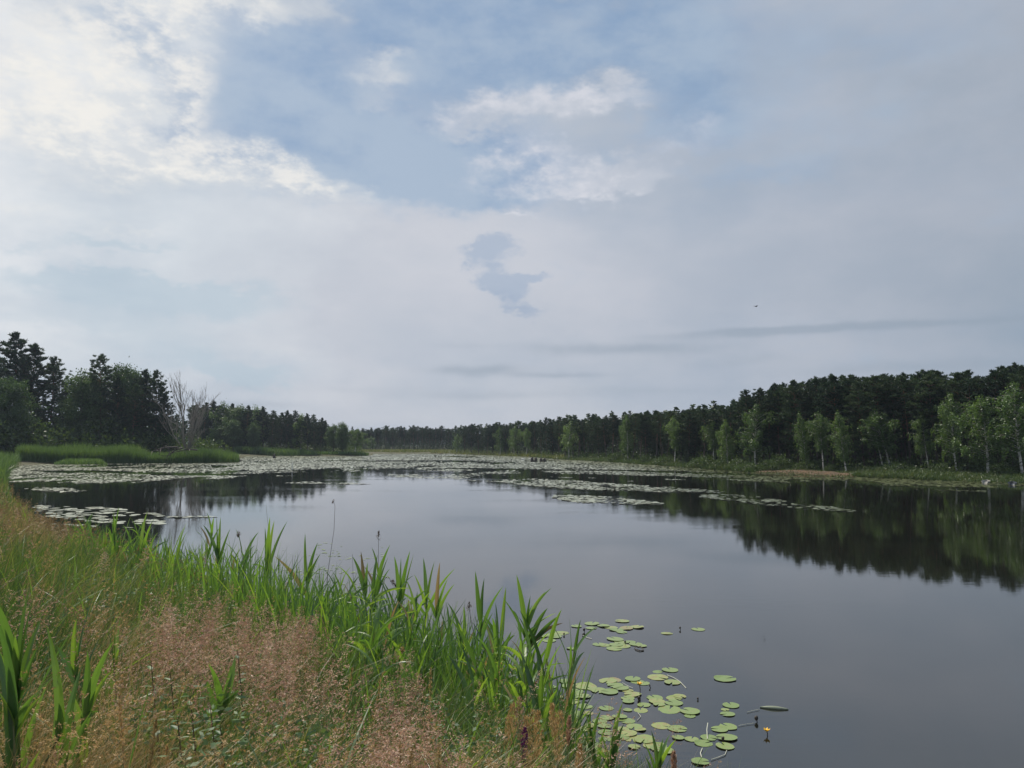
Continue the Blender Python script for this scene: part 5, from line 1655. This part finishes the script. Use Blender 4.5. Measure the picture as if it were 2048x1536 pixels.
def grasses():
    # green blades everywhere
    p, s, r = bank_points(215000, 31)
    d = p[:, 1]
    h = np.where(s < 2.0, .55, .62) * r.uniform(.55, 1.25, len(p)) * (.42 + 1.15 * fbm(p[:, 0] * 1.4, p[:, 1] * 1.1, 3))
    h = np.where(d > 30, h * 1.25, h)
    dz, pz = zone(p, h, DRYZ), zone(p, h, PINKZ)
    k = r.random(len(p)) < np.clip(1.0 - .62 * dz - .45 * pz, .1, 1) * np.clip(2.2 * fbm(p[:, 0] * 1.7 + 3, p[:, 1] * 1.2, 3) - .35, .12, 1)
    p, s, h, d = p[k], s[k], h[k], d[k]
    wd = np.maximum(.0085, .62 * d / 775) * r.choice([.6, .9, 1.2, 2.0], len(p), p=[.3, .35, .25, .1])
    mb = MB()
    tn = np.clip(.15 + .55 * fbm(p[:, 0] * .45 + 40, p[:, 1] * .45, 3) + r.normal(size=len(p)) * .18 + np.where(d > 24, .12, 0), 0, 1)
    ln = r.normal(size=(len(p), 2)) * .35 + [.12, 0]
    blades(mb, p, h, wd, ln, r, 4, tn)
    print('grass', len(p))
    tag(link('green_grass', mb.mesh('green_grass', M['grass'])), kind='stuff')
    # dry bent grass
    p, s, r = bank_points(170000, 32)
    h = .75 * r.uniform(.6, 1.2, len(p))
    k = r.random(len(p)) < zone(p, h, DRYZ) * 1.0 + .05
    p, h = p[k], h[k]
    d = p[:, 1]
    mb = MB()
    blades(mb, p, h, np.maximum(.0040, .42 * d / 775) * r.uniform(.6, 1.4, len(p)), r.normal(size=(len(p), 2)) * .32 + [.42, .05], r, 5)
    print('dry', len(p))
    tag(link('dry_grass', mb.mesh('dry_grass', M['dry'])), kind='stuff')

    def panicles(name, n, seed, zs, mat, H, PL, PR, K, sp_l, sp_w, base_w, lean=.1, stem='dry', dens=1.0, **kw):
        p, s, r = bank_points(n, seed, **kw)
        h = H * r.uniform(.75, 1.15, len(p))
        k = r.random(len(p)) < zone(p, h, zs) * np.clip(2.6 * fbm(p[:, 0] * 2.1 + seed, p[:, 1] * 1.5, 3) - .72, .02, 1) * dens + base_w
        p, h = p[k], h[k]
        m = len(p)
        d = p[:, 1]
        ln = r.normal(size=(m, 2)) * lean + [.08, 0]
        mb, sb = MB(), MB()
        blades(sb, p, h * .98, np.maximum(.0035, .3 * d / 775), ln, r, 3)
        # side branches carry the spikelets, so a head reads as a feathery tuft
        nbr = max(6, K // 9)
        per = K // nbr
        K = nbr * per
        pl = PL * r.uniform(.7, 1.3, m)[:, None]
        qb = (np.arange(nbr)[None] + r.random((m, nbr))) / nbr
        az = np.arange(nbr)[None] * 2.4 + r.uniform(0, 6.28, m)[:, None] + r.normal(size=(m, nbr)) * .4
        bl = PR * 1.5 * (1.05 - .75 * qb) * r.uniform(.6, 1.2, (m, nbr)) * r.uniform(.7, 1.3, m)[:, None]
        rise = r.uniform(.25, .9, (m, nbr))
        t_ = (np.arange(per)[None, None] + r.random((m, nbr, per))) / per * .85 + .15
        zz = h[:, None] - pl + qb * pl
        tt = zz / h[:, None]
        ox = p[:, 0:1] + ln[:, 0:1] * h[:, None] * tt ** 1.8
        oy = p[:, 1:2] + ln[:, 1:2] * h[:, None] * tt ** 1.8
        oz = p[:, 2:3] + zz * (1 - .1 * np.linalg.norm(ln, axis=1)[:, None])
        bx, by, bz = bl * np.cos(az), bl * np.sin(az), bl * rise
        droop = .35 * bl
        c = np.stack([ox[..., None] + bx[..., None] * t_, oy[..., None] + by[..., None] * t_, oz[..., None] + bz[..., None] * t_ - droop[..., None] * t_ ** 2], -1)
        c = (c + r.normal(size=c.shape) * PR * .11).reshape(-1, 3)
        dd = np.stack([np.broadcast_to(bx[..., None], t_.shape), np.broadcast_to(by[..., None], t_.shape), (bz[..., None] - 2 * droop[..., None] * t_) + .3 * bl[..., None]], -1).reshape(-1, 3)
        dd = nrm(dd) + r.normal(size=dd.shape) * .35
        sc = np.repeat(np.maximum(1, .55 * d / 775 / sp_w), K)
        cards(mb, c, dd, sp_l * r.uniform(.6, 1.4, m * K), sp_w * sc * r.uniform(.7, 1.3, m * K), r, np.clip(np.repeat(r.random(m), K) * .75 + r.random(m * K) * .35 - .05, 0, 1))
        print(name, m, m * K)
        tag(link(name, mb.mesh(name, M[mat])), kind='stuff')
        tag(link(name + '_stems', sb.mesh(name + '_stems', M[stem])), kind='stuff')
    panicles('pink_panicle_grass', 22000, 33, PINKZ, 'pink', .97, .32, .070, 144, .016, .0048, .006, dens=.36, yhi=26, ylo=3.0)
    panicles('straw_panicle_grass', 13000, 34, [z for z in DRYZ if z[1] > 1300] + [(1010, 1490, 120, 50, 1), (540, 1500, 300, 60, .5), (150, 1230, 120, 60, .25)], 'tan', .9, .26, .036, 81, .014, .0038, .010, .3, yhi=40, ylo=3.0)
    panicles('brown_far_panicles', 9000, 35, [(60, 1010, 110, 60, 1), (130, 1060, 110, 30, .6), (20, 970, 60, 40, .8), (300, 1130, 120, 30, .4), (440, 1170, 150, 30, .4)], 'brown', .95, .35, .09, 40, .05, .012, .004, .15, ylo=14, yhi=120)
    # broader green leaves in clumps
    p, s, r = bank_points(60000, 41, ylo=3.2, yhi=40)
    h = r.uniform(.4, .95, len(p)) * (.6 + .8 * fbm(p[:, 0] * 1.8, p[:, 1] * 1.5, 2))
    k = r.random(len(p)) < .16 * np.clip(zone(p, h, GREENZ) + .12, 0, 1) * np.clip(3.2 * fbm(p[:, 0] * 1.5 + 11, p[:, 1] * 1.3, 3) - 1.0, .03, 1)
    p, h = p[k], h[k]
    mb = MB()
    blades(mb, p, h, r.uniform(.010, .022, len(p)) * np.maximum(1, p[:, 1] / 14), r.normal(size=(len(p), 2)) * .38, r, 5, np.clip(.4 + r.normal(size=len(p)) * .3, 0, 1))
    print('broad', len(p))
    tag(link('broad_green_grass', mb.mesh('broad_green_grass', M['reed'])), kind='stuff')
    # low leafy weeds between the stems
    p, s, r = bank_points(26000, 42, ylo=3.0, yhi=12)
    h = r.uniform(.15, .75, len(p))
    k = r.random(len(p)) < zone(p, h, [(400, 1470, 150, 90, 1), (560, 1480, 120, 70, .7), (300, 1180, 200, 60, .3), (950, 1450, 120, 80, .3)]) * .5 * np.clip(3 * fbm(p[:, 0] * 2.5, p[:, 1] * 2, 2) - .8, 0, 1)
    p, h = p[k], h[k]
    kk = 5
    q = np.repeat(p, kk, 0) + r.normal(size=(len(p) * kk, 3)) * [.04, .04, .05]
    q[:, 2] += np.repeat(h, kk)
    mb = MB()
    cards(mb, q, r.normal(size=(len(q), 3)) * [1, 1, .35], r.uniform(.03, .06, len(q)), r.uniform(.014, .026, len(q)), r)
    print('weeds', len(q))
    tag(link('leafy_weeds', mb.mesh('leafy_weeds', M['herb'])), kind='stuff')
    # upright reed blades that fill the water's edge
    p, s, r = bank_points(60000, 36, ulo=150, uhi=1150, ylo=8.0, yhi=30, smax=2.9, smin=-.55)
    k = r.random(len(p)) < np.where(s < 1.2, .22, np.where(p[:, 1] < 15, .17, .07)) * (.4 + 1.2 * fbm(p[:, 0] * .9, p[:, 1] * .9, 2))
    p = p[k]
    p[:, 2] = np.maximum(p[:, 2], -.2)
    mb = MB()
    h = r.uniform(.5, 1.45, len(p)) * np.interp(p[:, 1], [8, 10, 14, 20, 30], [.5, .95, 1.05, 1.0, .9]) * (.6 + .8 * fbm(p[:, 0] * 1.3 + 5, p[:, 1] * 1.3, 3))
    blades(mb, p, h, r.uniform(.014, .042, len(p)) * np.maximum(1, p[:, 1] / 18), r.normal(size=(len(p), 2)) * .22, r, 5, np.clip(.42 + r.normal(size=len(p)) * .32, 0, 1))
    print('edge', len(p))
    tag(link('waterside_reed_blades', mb.mesh('waterside_reed_blades', M['reed'])), kind='stuff')


grasses()


# tall single grass spikes and feathery plumes close to the camera
def spike(u, v, Y, L, rad, mat, label, name='grass_spike', lean=.0, K=170, cat='grass spike', group=None, spl=.022, spw=.005):
    t = np.array([float(q) for q in at_y(u, v, Y)])
    r = np.random.default_rng(int(u * 7 + v))
    bx, by = t[0] - lean * .6, t[1] + r.normal() * .05
    b = np.array([bx, by, gz(bx, by) - .05])
    e = empty(name, tuple(b))
    sb, mb = MB(), MB()
    k = np.linspace(0, 1, 9)[:, None]
    c = b + (t - b) * np.concatenate([k ** 1.5, k ** 1.3, k], 1)
    tube(sb, c - b, np.linspace(.0022, .0012, 9), 4, tint=.2)
    q = r.random(K)
    H = t[2] - b[2]
    kk = 1 - L * q / H
    ax = b + (t - b) * np.stack([kk ** 1.5, kk ** 1.3, kk], 1)
    az = r.uniform(0, 6.28, K)
    rr = rad * np.sin(math.pi * (.06 + .86 * q)) ** .7 * r.random(K) ** .5
    p = ax + np.stack([rr * np.cos(az), rr * np.sin(az), 0 * rr], 1)
    cards(mb, p - b, np.stack([np.cos(az) * .5, np.sin(az) * .5, 1 + 0 * az], 1) + r.normal(size=(K, 3)) * .2, spl * r.uniform(.7, 1.3, K), spw * r.uniform(.7, 1.3, K), r)
    link('stem', sb.mesh(name + '_stem', M['dry']), e)
    link('plume', mb.mesh(name + '_plume', M[mat]), e)
    tag(e, label, cat, group)


ZB = lambda x, y: (940 + x / 4.876, 1380 + y / 4.876)
for (x, y), Y, L, rad, mat, lab in [((420, 130), 6.2, .34, .05, 'tan', 'tan feathery plume, left one of the tall pair by the purple flower'), ((480, 70), 6.4, .34, .045, 'pink', 'pinkish feathery plume behind the tall pair'), ((610, 190), 6.0, .40, .05, 'tan', 'broad tan plume right behind the purple flower'),
                                    ((665, 200), 6.1, .40, .04, 'tan', 'slim tan plume right of the purple flower'), ((800, 130), 6.2, .26, .035, 'tan', 'leaning short tan plume above the dense orange one'), ((875, 210), 5.8, .36, .055, 'tan', 'dense orange brown plume standing alone at the water'),
                                    ((970, 250), 5.9, .22, .02, 'pink', 'thin pinkish plume right of the dense orange one'), ((1075, 530), 5.4, .22, .03, 'tan', 'pale plume low at the bottom edge before the pads'), ((1985, 600), 5.6, .18, .022, 'pink', 'small reddish plume at the bottom edge right of the bank'),
                                    ((545, 250), 6.3, .38, .04, 'tan', 'tan plume directly behind the purple flower'), ((380, 250), 6.0, .36, .05, 'tan', 'bushy tan plume left of the purple flower')]:
    u, v = ZB(x, y)
    spike(u, v, Y, L, rad, mat, lab, 'feathery_plume', random.uniform(-.1, .1), 420, 'grass plume', 'feathery plumes at the lower right bank', .03, .005)
u, v = ZB(535, 350)
spike(u, v, 5.7, .30, .028, 'purple', 'dark purple flower spike among the tan plumes', 'purple_flower_spike', .02, 420, 'flower', None, .016, .010)
for (u, v), Y, L, rad, lab, ln in [((238, 1388), 3.6, .40, .012, 'tall pale grass spike curving right in the yellow grass', -.1), ((312, 1438), 3.4, .22, .010, 'short pale grass spike beside the curved one', .05), ((800, 1490), 3.3, .2, .014, 'left one of three pale spikes at the bottom edge', -.05), ((823, 1488), 3.3, .2, .014, 'middle one of three pale spikes at the bottom edge', .05),
                                   ((878, 1486), 3.3, .2, .014, 'right one of three pale spikes at the bottom edge', 0), ((610, 1232), 7.0, .55, .020, 'long pale upright grass spike above the pink grass', 0), ((862, 1335), 6.5, .40, .018, 'upright tan grass spike before the bright reeds', .02), ((92, 1100), 9.0, .75, .035, 'tall pale grass spike leaning at the left bank', .18),
                                   ((100, 1085), 9.2, .75, .03, 'second tall pale spike right behind the leaning one', .16), ((705, 1335), 5.6, .5, .018, 'slanting pale spike over the pink grass', .16), ((765, 1345), 5.4, .5, .018, 'second slanting pale spike over the pink grass', .2), ((420, 1220), 7, .5, .02, 'pale spike at the top of the pink grass', .1),
                                   ((335, 1490), 3.6, .18, .01, 'short straw spike near the leafy herbs', .02), ((450, 1480), 3.6, .2, .012, 'straw spike right of the leafy herbs', .08), ((230, 1160), 8, .5, .02, 'bent straw spike in the green grass', .22), ((255, 1190), 7.6, .5, .02, 'lower bent straw spike in the green grass', .25), ((190, 1210), 7, .5, .02, 'left bent straw spike in the green grass', .22)]:
    spike(u, v, Y, L, rad, 'tan' if Y > 3.5 else 'dry', lab, 'grass_spike', ln, 150, 'grass spike', 'single pale grass spikes')


# leafy herbs
def herb(u, vt, Y, label, n=15, leafl=.05, seed=1):
    r = np.random.default_rng(seed)
    t = np.array([float(q) for q in at_y(u, vt, Y)])
    b = np.array([t[0] + .08, t[1], gz(t[0] + .08, t[1]) - .05])
    e = empty('leafy_herb', tuple(b))
    sb = MB()
    tube(sb, np.array([b, (b + t) / 2 + [.02, 0, 0], t]) - b, [.006, .005, .002], 5, tint=.2)
    link('stem', sb.mesh('herb_stem', M['plume_dark'], True), e)
    for i in range(n):
        q = .25 + .75 * (i + 1) / n
        p = b + (t - b) * q - b
        a = i * 2.4 + r.normal() * .3
        L = leafl * r.uniform(.8, 1.3) * (1.2 - .6 * (q - .25))
        d = np.array([math.cos(a), math.sin(a), .35])
        mb = MB()
        ribbon(mb, p, p + d * L * .6, p + d * L * 1.1 - [0, 0, .25 * L], L * .5, n=6, face=np.array([.01, .02, 1.0]), fold=.3, tint=float(r.random()))
        link('leaf', mb.mesh('herb_leaf', M['herb']), e)
    tag(e, label, 'herb', 'leafy herbs in the near grass')


for i, (u, vt, Y, lab) in enumerate([(302, 1322, 4.3, 'slender leafy herb with dark stem left of the others'), (380, 1392, 3.9, 'leafy herb with a reddish dark stem in the middle of the herbs'), (340, 1345, 4.5, 'herb half hidden behind the pink grass'), (420, 1410, 4.0, 'low leafy herb right of the reddish stem'), (355, 1440, 3.6, 'lowest leafy herb at the bottom edge'), (475, 1300, 4.8, 'tall dark stemmed herb at the right of the herb patch'), (440, 1450, 3.7, 'bushy herb at the bottom right of the herb patch')]):
    herb(u, vt, Y, lab, 16, .055, 60 + i)


# ------------------------------------------------------------------ boats, birds and small things far off
def boat(u, v, L, Wd, Hh, yaw, mat, label):
    p = on_z(u, v)
    mb, ib, tb = MB(), MB(), MB()
    n, k = 13, 7
    for m_, sc, zo in ((mb, 1.0, 0), (ib, .90, .03)):
        vv = []
        for i in range(n):
            t = i / (n - 1)
            hw = Wd / 2 * sc * (min(1, (.62 + 1.2 * t)) if t < .35 else (1 - ((t - .35) / .65) ** 2.2) ** .8 + .015)
            sheer = Hh * (.72 + .45 * t * t)
            for j in range(k):
                a = -math.pi / 2 + math.pi * j / (k - 1)
                vv.append(((t - .5) * L * sc, hw * math.sin(a), sheer - (sheer + .10 - zo - .25 * max(0, t - .75)) * math.cos(a) ** .7))
        f = []
        for i in range(n - 1):
            for j in range(k - 1):
                o = i * k + j
                f += [(o, o + 1, o + k + 1), (o, o + k + 1, o + k)]
        f += [(0, j, j + 1) for j in range(1, k - 1)]
        m_.add(vv, f)
    e = empty('rowing_boat', (float(p[0]), float(p[1]), .02), yaw)
    link('hull', mb.mesh('boat_hull', M[mat], True), e)
    link('hull_lining', ib.mesh('boat_lining', M[mat], True), e)
    for q in (-.22, .12):
        sb = MB()
        a = np.array([(-.1, -.5, 0), (.1, -.5, 0), (.1, .5, 0), (-.1, .5, 0)]) * [1, Wd * .86, 1] + [q * L, 0, Hh * .62]
        sb.add(np.concatenate([a, a - [0, 0, .03]]), [(0, 1, 2), (0, 2, 3), (4, 6, 5), (4, 7, 6), (0, 4, 5), (0, 5, 1), (2, 6, 7), (2, 7, 3), (1, 5, 6), (1, 6, 2), (0, 3, 7), (0, 7, 4)])
        link('thwart', sb.mesh('boat_thwart', M['dark_wood']), e)
    tag(e, label, 'boat')
boat(1972, 966.5, 1.9, .8, .28, .95, 'wood', 'small pale rowing boat with raised bow lying at the right shore')
boat(2025, 969.5, 1.9, .8, .26, 1.0, 'blue_paint', 'dull blue rowing boat half hidden at the right shore')


def bird_in_sky():
    p = np.array([float(q) for q in at_y(1512, 613, 120)])
    e = empty('flying_bird', tuple(p), .5)
    mb = MB()
    tube(mb, [(-.30, 0, 0), (-.15, 0, .01), (.05, 0, .02), (.2, 0, .02), (.3, 0, .01)], [.02, .06, .08, .05, .015], 7, cap=True)
    link('body', mb.mesh('bird_body', M['bird'], True), e)
    for s_ in (-1, 1):
        wb = MB()
        wb.add([(.12, .04 * s_, .03), (.10, .32 * s_, .16), (-.06, .62 * s_, .08), (-.10, .30 * s_, .14), (-.10, .04 * s_, .03)], [(0, 1, 4), (1, 3, 4), (1, 2, 3)])
        link('wing', wb.mesh('bird_wing', M['bird']), e)
    tag(e, 'small dark bird flying in the grey sky on the right', 'bird')
bird_in_sky()


def swan(u, v, yaw, label):
    p = on_z(u, v)
    mb, nb, bb = MB(), MB(), MB()
    x = np.linspace(-.5, .5, 9)
    tube(mb, np.stack([x, 0 * x, .12 + .10 * (x < -.2) * (-x)], 1), .24 * np.sqrt(np.clip(1 - (x / .56) ** 2, .02, 1)), 8, cap=True)
    tube(nb, [(.42, 0, .15), (.56, 0, .34), (.50, 0, .58), (.54, 0, .72), (.64, 0, .74)], [.09, .055, .045, .055, .04], 7, cap=True)
    tube(bb, [(.64, 0, .74), (.76, 0, .70)], [.035, .012], 5, cap=True)
    e = empty('swan', (float(p[0]), float(p[1]), 0), yaw)
    link('body', mb.mesh('swan_body', M['white'], True), e)
    link('neck', nb.mesh('swan_neck', M['white'], True), e)
    link('beak', bb.mesh('swan_beak', M['tan']), e)
    tag(e, label, 'swan', 'white birds far out on the pads')
swan(1046, 919.3, .3, 'tiny white swan far out, left of the pair')
swan(1062, 919.3, 2.8, 'tiny white swan far out, right of the pair')

p = on_z(584, 940)
mb, cb = MB(), MB()
tube(mb, [(0, 0, -.4), (.02, 0, .6), (.05, 0, 1.15)], [.05, .045, .04], 7, cap=True)
e = empty('white_post', tuple(map(float, p)))
link('post', mb.mesh('post', M['white'], True), e)
tag(e, 'thin white post standing in the pad field off the headland', 'post')
for i, (u, lab) in enumerate([(1064, 'leftmost dark stump in the far pads'), (1071, 'second dark stump in the far pads'), (1082, 'third dark stump in the far pads'), (1090, 'rightmost dark stump in the far pads'), (548, 'dark tussock stump off the headland reeds')]):
    p = on_z(u, 924 if i < 4 else 917)
    mb = MB()
    rr = np.random.default_rng(i)
    h = .8 + .5 * rr.random()
    tube(mb, [(0, 0, -.5), (.05, 0, .2 * h), (.1 * rr.normal(), 0, .7 * h), (.2 * rr.normal(), 0, h)], [.5, .42, .30, .12], 8, cap=True)
    tag(link('stump', mb.mesh('stump', M['dark_wood'], True), None, tuple(map(float, p))), lab, 'stump', 'dark stumps in the water')

# ------------------------------------------------------------------ thin summer haze
bpy.ops.mesh.primitive_cube_add(size=1)
hz = bpy.context.object
hz.name = 'haze'
hz.data.name = 'haze'
hz.scale = (6400, 5600, 39.5)
hz.location = (0, 2400, 16.75)
m, N = new_mat('haze_air')
vol = N.n('ShaderNodeVolumePrincipled')
vol.inputs['Color'].default_value = (0.72, 0.82, 1.0, 1)
vol.inputs['Density'].default_value = 0.00018
o_ = N.n('ShaderNodeOutputMaterial')
N.t.links.new(vol.outputs[0], o_.inputs['Volume'])
hz.data.materials.append(m)
tag(hz, kind='stuff')
